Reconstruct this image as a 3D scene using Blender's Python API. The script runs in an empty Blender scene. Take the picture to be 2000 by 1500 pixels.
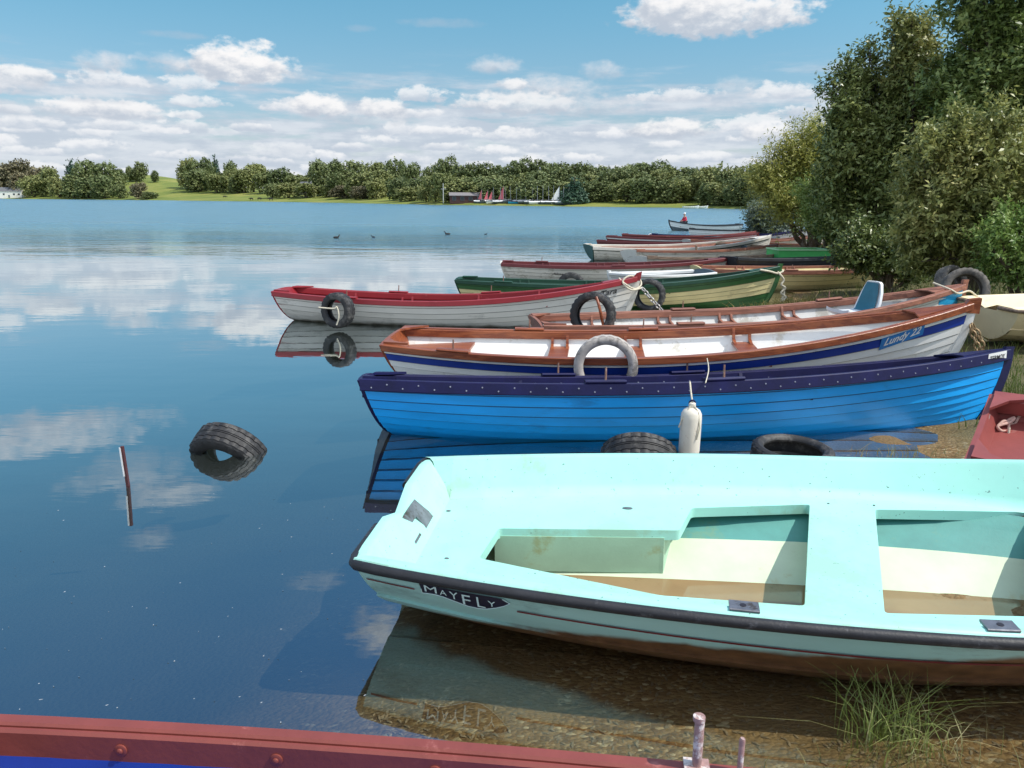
import bpy, bmesh, math, random
import numpy as np
from mathutils import Vector, Matrix, geometry
from mathutils.noise import fractal

random.seed(7); RNG = np.random.default_rng(7)
SC = bpy.context.scene
COL = SC.collection
R = math.radians

# ------------------------------------------------------------------ camera
F_PX, CAM_H = 1500.0, 1.8                      # focal length in pixels of a 2000 px wide frame, eye height over the water
PITCH, ROLL = math.atan(360 / 1500), R(0.4)
_f = np.array([0, math.cos(PITCH), -math.sin(PITCH)])
_r0 = np.array([1.0, 0, 0]); _u0 = np.cross(_r0, _f)
_r = math.cos(ROLL) * _r0 + math.sin(ROLL) * _u0
_u = -math.sin(ROLL) * _r0 + math.cos(ROLL) * _u0
cam_d = bpy.data.cameras.new("camera"); cam = bpy.data.objects.new("camera", cam_d); COL.objects.link(cam)
cam_d.sensor_width = 36.0; cam_d.lens = 27.0; cam_d.clip_start = 0.05; cam_d.clip_end = 9000
cam.matrix_world = Matrix(((_r[0], _u[0], -_f[0], 0), (_r[1], _u[1], -_f[1], 0), (_r[2], _u[2], -_f[2], CAM_H), (0, 0, 0, 1)))
SC.camera = cam

def ray(px, py):
    d = _f + _r * (px - 1000) / F_PX + _u * (750 - py) / F_PX
    return d / np.linalg.norm(d)
def at(px, py, z=0.0):                          # the point at height z that the photo shows at (px, py)
    d = ray(px, py); return np.array([0, 0, CAM_H]) + d * ((z - CAM_H) / d[2])
def aty(px, py, Y):                             # the same at a known distance Y
    d = ray(px, py); return np.array([0, 0, CAM_H]) + d * (Y / d[1])

# ------------------------------------------------------------------ light
SUN_DIR = np.array([0.56, -0.14, 0.81]); SUN_DIR /= np.linalg.norm(SUN_DIR)   # towards the sun
SUN_EL = math.asin(SUN_DIR[2]); SUN_AZ = math.atan2(SUN_DIR[0], SUN_DIR[1])
sd = bpy.data.lights.new("sun", 'SUN'); so = bpy.data.objects.new("sun", sd); COL.objects.link(so)
sd.energy = 4.6; sd.angle = R(0.5); sd.color = (1.0, 0.95, 0.86)
so.rotation_euler = Vector(SUN_DIR).to_track_quat('Z', 'Y').to_euler()
so.location = (60, 20, 70)

SC.view_settings.view_transform = 'Standard'; SC.view_settings.look = 'None'
SC.view_settings.exposure = 0.0; SC.view_settings.gamma = 1.0
SC.render.engine = 'CYCLES'
SC.cycles.max_bounces = 8; SC.cycles.transparent_max_bounces = 12; SC.cycles.sample_clamp_indirect = 6.0
try:
    SC.cycles.use_denoising = True
except Exception:
    pass

W = bpy.data.worlds.new("World"); SC.world = W; W.use_nodes = True
def build_world():
    nt = W.node_tree; nt.nodes.clear(); N = nt.nodes.new; Lk = nt.links.new
    def val(x, s):
        if isinstance(x, (int, float)): s.default_value = x
        elif isinstance(x, tuple): s.default_value = x
        else: Lk(x, s)
    def M(op, a, b=0.0, c=None, clamp=False):
        n = N('ShaderNodeMath'); n.operation = op; n.use_clamp = clamp
        val(a, n.inputs[0]); val(b, n.inputs[1])
        if c is not None: val(c, n.inputs[2])
        return n.outputs[0]
    def ramp(v, a, b, t0=0.0, t1=1.0, smooth=True):
        n = N('ShaderNodeMapRange'); n.interpolation_type = 'SMOOTHSTEP' if smooth else 'LINEAR'
        val(v, n.inputs['Value']); n.inputs['From Min'].default_value = a; n.inputs['From Max'].default_value = b
        n.inputs['To Min'].default_value = t0; n.inputs['To Max'].default_value = t1
        return n.outputs['Result']
    def mix(f, a, b, mode='MIX'):
        n = N('ShaderNodeMix'); n.data_type = 'RGBA'; n.blend_type = mode
        val(f, n.inputs['Factor']); val(a, n.inputs['A']); val(b, n.inputs['B'])
        return n.outputs['Result']
    sky = N('ShaderNodeTexSky'); sky.sky_type = 'NISHITA'; sky.sun_disc = False
    sky.sun_elevation = SUN_EL; sky.sun_rotation = SUN_AZ; sky.altitude = 50; sky.air_density = 1.0; sky.dust_density = 0.6; sky.ozone_density = 1.6
    tc = N('ShaderNodeTexCoord'); sx = N('ShaderNodeSeparateXYZ'); Lk(tc.outputs['Generated'], sx.inputs[0])
    az = M('MULTIPLY', M('ARCTAN2', sx.outputs['X'], sx.outputs['Y']), 57.2958)
    el = M('MULTIPLY', M('ARCSINE', sx.outputs['Z']), 57.2958)
    cv = N('ShaderNodeCombineXYZ'); Lk(az, cv.inputs[0]); Lk(M('MULTIPLY', el, 1.7), cv.inputs[1])
    def noise(scale, detail, rough=0.55, off=(0, 0, 0), sxy=(1, 1)):
        mp = N('ShaderNodeMapping'); mp.inputs['Location'].default_value = off; mp.inputs['Scale'].default_value = (sxy[0], sxy[1], 1)
        Lk(cv.outputs[0], mp.inputs[0])
        n = N('ShaderNodeTexNoise'); n.inputs['Scale'].default_value = scale; n.inputs['Detail'].default_value = detail; n.inputs['Roughness'].default_value = rough
        Lk(mp.outputs[0], n.inputs['Vector']); return n.outputs['Fac']
    n1 = noise(0.80, 6, 0.58); n2 = noise(0.22, 5, 0.55, (13, 5, 0)); n3 = noise(0.8, 6, 0.6, (3.1, 40.4, 0))
    n1c = M('SUBTRACT', n1, 0.5); n2c = M('SUBTRACT', n2, 0.5); n3c = M('SUBTRACT', n3, 0.5)
    # photo's clear sky is a saturated cyan blue
    tint = mix(ramp(el, 2.0, 16.0), (1.04, 1.07, 1.15, 1), (0.80, 1.38, 1.34, 1))
    tint = mix(ramp(el, 17.0, 42.0), tint, (1.0, 1.98, 2.5, 1))
    col = mix(1.0, sky.outputs['Color'], tint, 'MULTIPLY')
    # stratus layers low over the horizon
    b1 = noise(0.30, 6, 0.6, (50, 3, 0), (0.42, 1.6)); b2 = noise(0.42, 6, 0.6, (9, 21, 0), (0.5, 1.5))
    dens = ramp(M('ADD', b1, ramp(el, 0.0, 9.4, 0.30, -0.12, False)), 0.40, 0.62)
    dens = M('MULTIPLY', dens, ramp(el, 6.0, 10.4, 0.92, 0.0))
    bcol = mix(ramp(M('ADD', b2, M('MULTIPLY', n1c, 0.35)), 0.36, 0.66), (5.5, 6.2, 7.2, 1), (7.2, 7.7, 8.4, 1))
    col = mix(dens, col, bcol)
    def small_clouds(col, wa, we, off, e0, e1, keep, op):
        # rows of small cumulus, one to a cell: domed lit top, flat grey base
        q = N('ShaderNodeCombineXYZ'); val(M('ADD', M('MULTIPLY_ADD', az, 1 / wa, off), M('MULTIPLY', n2c, 0.8)), q.inputs[0]); val(M('MULTIPLY_ADD', el, 1 / we, off * 0.37), q.inputs[1])
        vo = N('ShaderNodeTexVoronoi'); vo.voronoi_dimensions = '2D'; vo.inputs['Scale'].default_value = 1.0; vo.inputs['Randomness'].default_value = 0.9; Lk(q.outputs[0], vo.inputs['Vector'])
        df = N('ShaderNodeVectorMath'); df.operation = 'SUBTRACT'; Lk(q.outputs[0], df.inputs[0]); Lk(vo.outputs['Position'], df.inputs[1])
        sp = N('ShaderNodeSeparateXYZ'); Lk(df.outputs[0], sp.inputs[0]); sc_ = N('ShaderNodeSeparateColor'); Lk(vo.outputs['Color'], sc_.inputs[0])
        dx, dy = sp.outputs['X'], sp.outputs['Y']; dn = M('MAXIMUM', M('MULTIPLY', dy, 1.9), M('MULTIPLY', dy, -4.2))
        r2 = M('ADD', M('MULTIPLY', M('MULTIPLY', dx, dx), 4.4), M('MULTIPLY', dn, dn))
        v = M('ADD', M('SUBTRACT', 0.55, r2), M('ADD', M('MULTIPLY', n1c, 1.5), M('MULTIPLY', n3c, 1.1)))
        a = M('MULTIPLY', ramp(v, 0.0, 0.40, 0.0, op), ramp(sc_.outputs[0], 1 - keep, 1 - keep + 0.15))
        a = M('MULTIPLY', a, M('MULTIPLY', ramp(el, e0, e0 + 1.2), ramp(el, e1 - 1.6, e1, 1.0, 0.0)))
        sh = M('ADD', M('MULTIPLY', dy, 2.2), M('ADD', M('MULTIPLY', n3c, 1.6), M('MULTIPLY_ADD', sc_.outputs[1], 0.9, -0.35)))
        return mix(a, col, mix(ramp(sh, -0.35, 0.75), (5.4, 6.1, 7.1, 1), (9.2, 9.3, 9.5, 1)))
    col = small_clouds(col, 7.5, 2.1, 41.3, 1.4, 9.2, 0.85, 0.8)
    col = small_clouds(col, 4.6, 1.15, 3.3, 0.0, 6.6, 0.95, 0.8)
    col = small_clouds(col, 6.4, 1.5, 17.7, 0.6, 7.6, 0.85, 0.85)
    def pd(px, py, mirror=False):
        d = ray(px, py); z = -d[2] if mirror else d[2]
        return math.degrees(math.atan2(d[0], d[1])), math.degrees(math.asin(z))
    K = 57.3 / 1500
    white = (9.7, 9.6, 9.6, 1); grey = (5.3, 5.9, 6.8, 1); mid = (7.6, 7.9, 8.4, 1)
    C = [  # px, py, half width, half height above, below, top colour, opacity, mirrored
        (1405, 30, 200, 62, 42, white, 0.95, 0), (1330, 15, 90, 40, 30, white, 0.8, 0),
        (560, 152, 75, 16, 12, mid, 0.45, 0), (350, 132, 62, 24, 20, mid, 0.75, 0), (468, 134, 112, 56, 30, white, 1.0, 0),
        (205, 128, 62, 32, 16, mid, 0.85, 0), (48, 150, 55, 24, 16, white, 0.9, 0), (20, 168, 90, 16, 16, mid, 0.6, 0),
        (215, 218, 130, 22, 16, white, 0.8, 0), (185, 190, 90, 20, 14, mid, 0.7, 0), (60, 215, 100, 18, 16, mid, 0.6, 0),
        (690, 226, 170, 22, 22, mid, 0.75, 0), (622, 212, 64, 32, 18, white, 0.95, 0), (742, 216, 56, 32, 16, white, 0.9, 0),
        (965, 133, 66, 24, 14, mid, 0.75, 0), (1175, 142, 56, 26, 16, mid, 0.7, 0), (1060, 180, 150, 34, 26, mid, 0.85, 0), (1000, 205, 150, 30, 22, white, 0.75, 0), (1160, 210, 140, 28, 22, mid, 0.8, 0),
        (1000, 168, 40, 18, 10, white, 0.8, 0),
        (1310, 256, 96, 28, 18, white, 0.9, 0), (1440, 175, 60, 30, 20, mid, 0.55, 0), (1490, 264, 56, 20, 14, white, 0.8, 0), (1430, 210, 110, 18, 16, mid, 0.35, 0),
        (860, 45, 90, 12, 10, grey, 0.3, 0), (350, 70, 70, 10, 8, grey, 0.35, 0), (700, 55, 40, 8, 8, grey, 0.25, 0),
        (60, 850, 260, 52, 52, mid, 0.85, 1), (250, 930, 140, 55, 34, mid, 0.5, 1), (330, 962, 120, 32, 34, mid, 0.7, 1), (290, 1050, 60, 30, 30, mid, 0.4, 1),
        (745, 1235, 85, 60, 60, mid, 0.9, 1), (620, 1130, 80, 26, 26, mid, 0.3, 1), (900, 1060, 200, 60, 60, mid, 0.5, 1), (1500, 950, 300, 70, 60, mid, 0.7, 1),
    ]
    for (px, py, rx, rt, rb, top, op, mr) in C:
        a, e = pd(px, py, mr)
        if mr: rt, rb = rb, rt
        dx = M('MULTIPLY', M('SUBTRACT', az, a), 1 / (rx * K)); dy = M('SUBTRACT', el, e)
        dyn = M('MAXIMUM', M('MULTIPLY', dy, 1 / (rt * K)), M('MULTIPLY', dy, -1 / (rb * K)))
        r2 = M('ADD', M('MULTIPLY', dx, dx), M('MULTIPLY', dyn, dyn))
        v = M('ADD', M('SUBTRACT', 0.85, r2), M('ADD', M('MULTIPLY', n1c, 1.7), M('MULTIPLY', n2c, 1.1)))
        al = ramp(v, 0.0, 0.55 if top is white else 1.1, 0.0, op)
        sh = M('ADD', M('MULTIPLY', dy, 1.25 / (rt * K)), M('ADD', M('MULTIPLY', n3c, 2.4), M('MULTIPLY', dx, 0.22)))
        cc = mix(ramp(sh, -0.60, 0.60), grey, top)
        col = mix(al, col, cc)
    # added shadow fill: sky brightened overhead and behind the camera, outside the view
    over = M('MULTIPLY', ramp(M('ADD', el, M('MULTIPLY', n2c, 40.0)), 50, 66), 0.75)
    back = M('MULTIPLY', ramp(M('ABSOLUTE', az), 85, 120), 0.6)
    col = mix(M('MAXIMUM', over, back), col, (11.5, 11.9, 12.4, 1))
    bg = N('ShaderNodeBackground'); bg.inputs['Strength'].default_value = 0.1; Lk(col, bg.inputs['Color'])
    out = N('ShaderNodeOutputWorld'); Lk(bg.outputs[0], out.inputs[0])
build_world()

# ------------------------------------------------------------------ materials
def srgb(r, g, b):
    f = lambda c: (c / 255 / 12.92) if c <= 10 else ((c / 255 + 0.055) / 1.055) ** 2.4
    return (f(r), f(g), f(b))
def pm(name, col, rough=0.5, var=0.12, scale=6.0, bump=0.0, bscale=60.0, col2=None, cov=0.3, c2scale=3.0, spec=0.5, stretch=(1, 1, 1), metal=0.0, specks=0):
    """painted / worn surface: base colour with cloudy variation, optional second colour in patches, optional bump"""
    m = bpy.data.materials.new(name); m.use_nodes = True; nt = m.node_tree; N = nt.nodes.new; Lk = nt.links.new
    b = nt.nodes['Principled BSDF']; b.inputs['Roughness'].default_value = rough; b.inputs['Specular IOR Level'].default_value = spec; b.inputs['Metallic'].default_value = metal
    tc = N('ShaderNodeTexCoord'); mp = N('ShaderNodeMapping'); mp.inputs['Scale'].default_value = stretch; Lk(tc.outputs['Object'], mp.inputs[0])
    n = N('ShaderNodeTexNoise'); n.inputs['Scale'].default_value = scale; n.inputs['Detail'].default_value = 7; n.inputs['Roughness'].default_value = 0.62
    Lk(mp.outputs[0], n.inputs['Vector'])
    mx = N('ShaderNodeMix'); mx.data_type = 'RGBA'
    mr = N('ShaderNodeMapRange'); mr.inputs['From Min'].default_value = 0.3; mr.inputs['From Max'].default_value = 0.7; Lk(n.outputs['Fac'], mr.inputs['Value'])
    Lk(mr.outputs['Result'], mx.inputs['Factor'])
    mx.inputs['A'].default_value = tuple(c * (1 - var) for c in col) + (1,)
    mx.inputs['B'].default_value = tuple(min(1, c * (1 + var)) for c in col) + (1,)
    out = mx.outputs['Result']
    if col2:
        n2 = N('ShaderNodeTexNoise'); n2.inputs['Scale'].default_value = c2scale; n2.inputs['Detail'].default_value = 9; n2.inputs['Roughness'].default_value = 0.72
        Lk(mp.outputs[0], n2.inputs['Vector'])
        r2 = N('ShaderNodeMapRange'); r2.interpolation_type = 'SMOOTHSTEP'; th = 0.72 - 0.44 * cov
        r2.inputs['From Min'].default_value = th - 0.05; r2.inputs['From Max'].default_value = th + 0.06; Lk(n2.outputs['Fac'], r2.inputs['Value'])
        m2 = N('ShaderNodeMix'); m2.data_type = 'RGBA'; Lk(r2.outputs['Result'], m2.inputs['Factor']); Lk(out, m2.inputs['A']); m2.inputs['B'].default_value = tuple(col2) + (1,)
        out = m2.outputs['Result']
    if specks:
        n3 = N('ShaderNodeTexNoise'); n3.inputs['Scale'].default_value = specks; n3.inputs['Detail'].default_value = 2; Lk(tc.outputs['Object'], n3.inputs['Vector'])
        r3 = N('ShaderNodeMapRange'); r3.interpolation_type = 'SMOOTHSTEP'; r3.inputs['From Min'].default_value = 0.70; r3.inputs['From Max'].default_value = 0.74; Lk(n3.outputs['Fac'], r3.inputs['Value'])
        m3 = N('ShaderNodeMix'); m3.data_type = 'RGBA'; Lk(r3.outputs['Result'], m3.inputs['Factor']); Lk(out, m3.inputs['A']); m3.inputs['B'].default_value = tuple(c * 0.35 for c in col) + (1,)
        out = m3.outputs['Result']
    Lk(out, b.inputs['Base Color'])
    if bump:
        nb = N('ShaderNodeTexNoise'); nb.inputs['Scale'].default_value = bscale; nb.inputs['Detail'].default_value = 5; Lk(mp.outputs[0], nb.inputs['Vector'])
        bp = N('ShaderNodeBump'); bp.inputs['Strength'].default_value = bump; bp.inputs['Distance'].default_value = 0.01
        Lk(nb.outputs['Fac'], bp.inputs['Height']); Lk(bp.outputs[0], b.inputs['Normal'])
    return m
def leafmat(name, c1, c2, c3, rough=0.45, transl=0.25, nscale=0.9):
    m = bpy.data.materials.new(name); m.use_nodes = True; nt = m.node_tree; N = nt.nodes.new; Lk = nt.links.new
    b = nt.nodes['Principled BSDF']; out = nt.nodes['Material Output']
    g = N('ShaderNodeNewGeometry'); tc = N('ShaderNodeTexCoord'); oi = N('ShaderNodeObjectInfo')
    n = N('ShaderNodeTexNoise'); n.inputs['Scale'].default_value = nscale; n.inputs['Detail'].default_value = 3; Lk(tc.outputs['Object'], n.inputs['Vector'])
    a = N('ShaderNodeMath'); a.operation = 'MULTIPLY_ADD'; a.inputs[1].default_value = 0.45; Lk(g.outputs['Random Per Island'], a.inputs[0])
    s = N('ShaderNodeMath'); s.operation = 'MULTIPLY_ADD'; s.inputs[1].default_value = 1.0; s.inputs[2].default_value = -0.30; Lk(n.outputs['Fac'], s.inputs[0])
    s2 = N('ShaderNodeMath'); s2.operation = 'MULTIPLY_ADD'; s2.inputs[1].default_value = 0.3; Lk(oi.outputs['Random'], s2.inputs[0]); Lk(s.outputs[0], s2.inputs[2])
    Lk(s2.outputs[0], a.inputs[2])
    cr = N('ShaderNodeValToRGB'); e = cr.color_ramp.elements; e[0].position = 0.1; e[0].color = tuple(c1) + (1,); e[1].position = 0.95; e[1].color = tuple(c3) + (1,)
    k = e.new(0.5); k.color = tuple(c2) + (1,)
    Lk(a.outputs[0], cr.inputs[0]); Lk(cr.outputs[0], b.inputs['Base Color']); b.inputs['Roughness'].default_value = rough; b.inputs['Specular IOR Level'].default_value = 0.4
    t = N('ShaderNodeBsdfTranslucent'); Lk(cr.outputs[0], t.inputs['Color'])
    mx = N('ShaderNodeMixShader'); mx.inputs[0].default_value = transl; Lk(b.outputs[0], mx.inputs[1]); Lk(t.outputs[0], mx.inputs[2]); Lk(mx.outputs[0], out.inputs[0])
    return m
def wood(name, c1, c2, rough=0.4, spec=0.5):
    m = pm(name, c1, rough, 0.15, 9.0, 0.25, 60, c2, 0.5, 5.0, spec, (0.25, 4, 4)); return m

MT = {}
MT['aqua'] = pm('aqua_gelcoat', (0.37, 0.74, 0.65), 0.42, 0.05, 5, 0.04, 200, (0.34, 0.60, 0.48), 0.36, 1.7, specks=60)
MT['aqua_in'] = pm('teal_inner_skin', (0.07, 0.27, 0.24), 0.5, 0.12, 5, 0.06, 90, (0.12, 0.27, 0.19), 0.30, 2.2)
MT['aqua_floor'] = pm('algae_stained_floor', (0.56, 0.64, 0.46), 0.55, 0.08, 5, 0.06, 90, (0.50, 0.50, 0.30), 0.25, 3)
MT['locker'] = pm('greenish_locker_moulding', (0.36, 0.56, 0.42), 0.5, 0.1, 5, 0.06, 90, (0.34, 0.42, 0.24), 0.2, 2.6)
MT['rubber'] = pm('black_rubber', (0.018, 0.018, 0.022), 0.55, 0.3, 12, 0.15, 90, (0.09, 0.09, 0.10), 0.22, 9)
MT['tyre'] = pm('tyre_rubber', (0.022, 0.021, 0.022), 0.62, 0.3, 9, 0.25, 60, (0.085, 0.08, 0.075), 0.35, 5)
MT['tyre_grey'] = pm('sun_bleached_tyre_rubber', (0.42, 0.38, 0.35), 0.85, 0.2, 9, 0.2, 60, (0.20, 0.18, 0.165), 0.34, 6)
MT['tyre_mid'] = pm('dusty_tyre_rubber', (0.15, 0.135, 0.12), 0.85, 0.25, 9, 0.2, 60, (0.07, 0.065, 0.06), 0.4, 6)
MT['grip'] = pm('tarnished_metal_plate', (0.20, 0.20, 0.22), 0.45, 0.3, 18, 0.1, 80, (0.10, 0.08, 0.07), 0.35, 14, 0.5, (1, 1, 1), 0.6)
MT['navy'] = pm('navy_gloss_paint', (0.007, 0.007, 0.058), 0.5, 0.3, 7, 0.08, 60, (0.10, 0.11, 0.20), 0.05, 22, 0.35)
MT['blue'] = pm('bright_blue_paint', (0.006, 0.36, 0.90), 0.42, 0.12, 4, 0.06, 40, (0.010, 0.27, 0.68), 0.22, 2.2, 0.5, (0.5, 1, 2.5))
MT['blue_in'] = pm('dark_blue_inside_paint', (0.010, 0.013, 0.07), 0.5, 0.25, 6, 0.1, 50, (0.12, 0.13, 0.2), 0.12, 16)
MT['stripe'] = pm('royal_blue_stripe', (0.006, 0.035, 0.27), 0.4, 0.15, 5)
MT['white'] = pm('white_boat_paint', (0.78, 0.78, 0.77), 0.42, 0.05, 5, 0.05, 60, (0.60, 0.58, 0.53), 0.16, 2.4)
MT['white_in'] = pm('white_inside_paint', (0.80, 0.79, 0.76), 0.55, 0.06, 5, 0.08, 50, (0.60, 0.56, 0.48), 0.22, 3)
MT['offwhite'] = pm('chalky_white_paint', (0.66, 0.62, 0.55), 0.55, 0.08, 5, 0.08, 50, (0.40, 0.36, 0.29), 0.28, 2.6)
MT['greyin'] = pm('grey_white_inside_paint', (0.58, 0.57, 0.55), 0.6, 0.1, 5, 0.08, 50, (0.36, 0.34, 0.30), 0.35, 3)
MT['cream'] = pm('cream_paint', (0.74, 0.64, 0.33), 0.5, 0.08, 5, 0.08, 50, (0.50, 0.42, 0.22), 0.22, 2.6)
MT['creamgrp'] = pm('cream_gelcoat', (0.76, 0.64, 0.42), 0.5, 0.06, 5, 0.05, 90, (0.50, 0.38, 0.22), 0.22, 2.2)
MT['green'] = pm('mid_green_paint', (0.035, 0.12, 0.035), 0.45, 0.15, 5, 0.06, 50, (0.09, 0.17, 0.07), 0.2, 3)
MT['dkgreen'] = pm('dark_green_paint', (0.010, 0.055, 0.03), 0.45, 0.2, 5, 0.06, 50)
MT['brightgreen'] = pm('bright_green_paint', (0.05, 0.38, 0.09), 0.5, 0.12, 5, 0.06, 50, (0.10, 0.40, 0.12), 0.2, 3)
MT['varnish'] = wood('varnished_mahogany', (0.30, 0.085, 0.030), (0.19, 0.045, 0.018), 0.32)
MT['varnish_lt'] = wood('varnished_pale_timber', (0.42, 0.16, 0.05), (0.26, 0.075, 0.025), 0.35)
MT['wornwood'] = wood('worn_reddish_timber', (0.30, 0.12, 0.075), (0.19, 0.075, 0.05), 0.65)
MT['wood_weather'] = wood('weathered_timber', (0.24, 0.17, 0.12), (0.13, 0.09, 0.065), 0.8)
MT['oxred'] = pm('oxide_red_paint', (0.215, 0.050, 0.038), 0.42, 0.12, 6, 0.10, 50, (0.36, 0.12, 0.10), 0.15, 7)
MT['crimson'] = pm('crimson_gunwale_paint', (0.28, 0.022, 0.030), 0.42, 0.12, 6, 0.06, 60, (0.40, 0.10, 0.10), 0.12, 8)
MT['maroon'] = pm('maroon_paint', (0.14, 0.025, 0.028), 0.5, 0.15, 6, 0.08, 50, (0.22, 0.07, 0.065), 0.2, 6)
MT['maroon_pale'] = pm('maroon_stern_paint', (0.25, 0.055, 0.048), 0.5, 0.12, 6, 0.08, 50, (0.36, 0.16, 0.14), 0.18, 5)  # paler maroon paint, one even colour
MT['slate'] = pm('slate_grey_paint', (0.10, 0.13, 0.15), 0.55, 0.15, 6, 0.06, 50)
MT['black'] = pm('black_hull_paint', (0.014, 0.018, 0.026), 0.5, 0.3, 6, 0.06, 50, (0.05, 0.055, 0.06), 0.25, 4)
MT['ltblue'] = pm('pale_blue_paint', (0.02, 0.36, 0.66), 0.45, 0.1, 5)
MT['rope'] = pm('pale_rope', (0.62, 0.56, 0.44), 0.85, 0.2, 60, 0.5, 160)
MT['chain'] = pm('galvanised_chain', (0.42, 0.41, 0.40), 0.45, 0.25, 40, 0.1, 80, (0.22, 0.11, 0.06), 0.4, 30, 0.5, (1, 1, 1), 0.6)
MT['rustchain'] = pm('rusty_chain', (0.26, 0.17, 0.09), 0.6, 0.25, 40, 0.1, 80, (0.45, 0.36, 0.2), 0.4, 30, 0.5, (1, 1, 1), 0.4)
MT['fender'] = pm('fender_vinyl', (0.74, 0.68, 0.58), 0.5, 0.08, 9, 0.06, 60, (0.55, 0.47, 0.38), 0.25, 8)
MT['steel'] = pm('grey_steel', (0.35, 0.35, 0.36), 0.4, 0.2, 20, 0, 60, None, 0, 3, 0.5, (1, 1, 1), 0.7)
MT['rust'] = pm('rusted_iron', (0.22, 0.12, 0.09), 0.75, 0.3, 25, 0.3, 60, (0.45, 0.34, 0.30), 0.3, 20)
MT['pin'] = pm('painted_iron_pin', (0.34, 0.20, 0.18), 0.6, 0.25, 40, 0.3, 90, (0.62, 0.55, 0.52), 0.4, 30)
MT['murk'] = pm('murky_bilge_water', (0.30, 0.20, 0.10), 0.06, 0.12, 2.5, 0.0, 60, (0.20, 0.13, 0.06), 0.3, 3)
MT['sign'] = pm('sign_white', (0.80, 0.80, 0.80), 0.4, 0.03)
MT['signblue'] = pm('sign_blue', (0.02, 0.20, 0.55), 0.4, 0.05)
MT['ink'] = pm('black_lettering', (0.02, 0.015, 0.02), 0.5, 0.1)
MT['ltink'] = pm('pale_lettering', (0.62, 0.80, 0.80), 0.5, 0.1)
MT['navydecal'] = pm('navy_decal', (0.012, 0.012, 0.035), 0.4, 0.2, 12)
MT['redline'] = pm('red_pinstripe', (0.16, 0.012, 0.018), 0.5, 0.3, 9)
MT['bark'] = pm('bark', (0.10, 0.075, 0.055), 0.9, 0.3, 8, 0.6, 30, (0.19, 0.16, 0.13), 0.35, 5)
MT['teal_pad'] = pm('teal_seat_vinyl', (0.03, 0.14, 0.20), 0.5, 0.15, 8)
MT['seat_white'] = pm('white_seat_plastic', (0.72, 0.75, 0.78), 0.4, 0.06, 8)
MT['clear'] = pm('worn_bare_patch', (0.34, 0.22, 0.20), 0.35, 0.12, 8)

def hull_stain(name, top, stain, z0, z1, slope=0.0):
    """painted hull with a brown waterline stain whose ragged edge lies between z0 and z1 (object space)"""
    m = pm(name, top, 0.42, 0.05, 5, 0.05, 120, tuple(c * 0.72 for c in top), 0.26, 3.2, 0.5, (0.5, 1, 1.6))
    nt = m.node_tree; N = nt.nodes.new; Lk = nt.links.new; b = nt.nodes['Principled BSDF']
    src = b.inputs['Base Color'].links[0].from_socket
    tc = N('ShaderNodeTexCoord'); sx = N('ShaderNodeSeparateXYZ'); Lk(tc.outputs['Object'], sx.inputs[0])
    n = N('ShaderNodeTexNoise'); n.inputs['Scale'].default_value = 5; n.inputs['Detail'].default_value = 8; Lk(tc.outputs['Object'], n.inputs['Vector'])
    a = N('ShaderNodeMath'); a.operation = 'MULTIPLY_ADD'; a.inputs[1].default_value = 0.10; Lk(n.outputs['Fac'], a.inputs[0]); Lk(sx.outputs['Z'], a.inputs[2])
    a2 = N('ShaderNodeMath'); a2.operation = 'MULTIPLY_ADD'; a2.inputs[1].default_value = -slope; Lk(sx.outputs['X'], a2.inputs[0]); Lk(a.outputs[0], a2.inputs[2])
    r = N('ShaderNodeMapRange'); r.interpolation_type = 'SMOOTHSTEP'; r.inputs['From Min'].default_value = z0 + 0.05; r.inputs['From Max'].default_value = z1 + 0.05
    r.inputs['To Min'].default_value = 1; r.inputs['To Max'].default_value = 0; Lk(a2.outputs[0], r.inputs['Value'])
    n2 = N('ShaderNodeTexNoise'); n2.inputs['Scale'].default_value = 14; n2.inputs['Detail'].default_value = 8; Lk(tc.outputs['Object'], n2.inputs['Vector'])
    cr = N('ShaderNodeValToRGB'); cr.color_ramp.elements[0].position = 0.3; cr.color_ramp.elements[0].color = tuple(c * 0.5 for c in stain) + (1,)
    cr.color_ramp.elements[1].position = 0.7; cr.color_ramp.elements[1].color = tuple(stain) + (1,); Lk(n2.outputs['Fac'], cr.inputs[0])
    mx = N('ShaderNodeMix'); mx.data_type = 'RGBA'; Lk(r.outputs['Result'], mx.inputs['Factor']); Lk(src, mx.inputs['A']); Lk(cr.outputs[0], mx.inputs['B'])
    Lk(mx.outputs['Result'], b.inputs['Base Color'])
    return m
MT['aqua_hull'] = hull_stain('aqua_hull_with_stain', (0.36, 0.60, 0.56), (0.20, 0.095, 0.04), 0.135, 0.175, 0.075)

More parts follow.
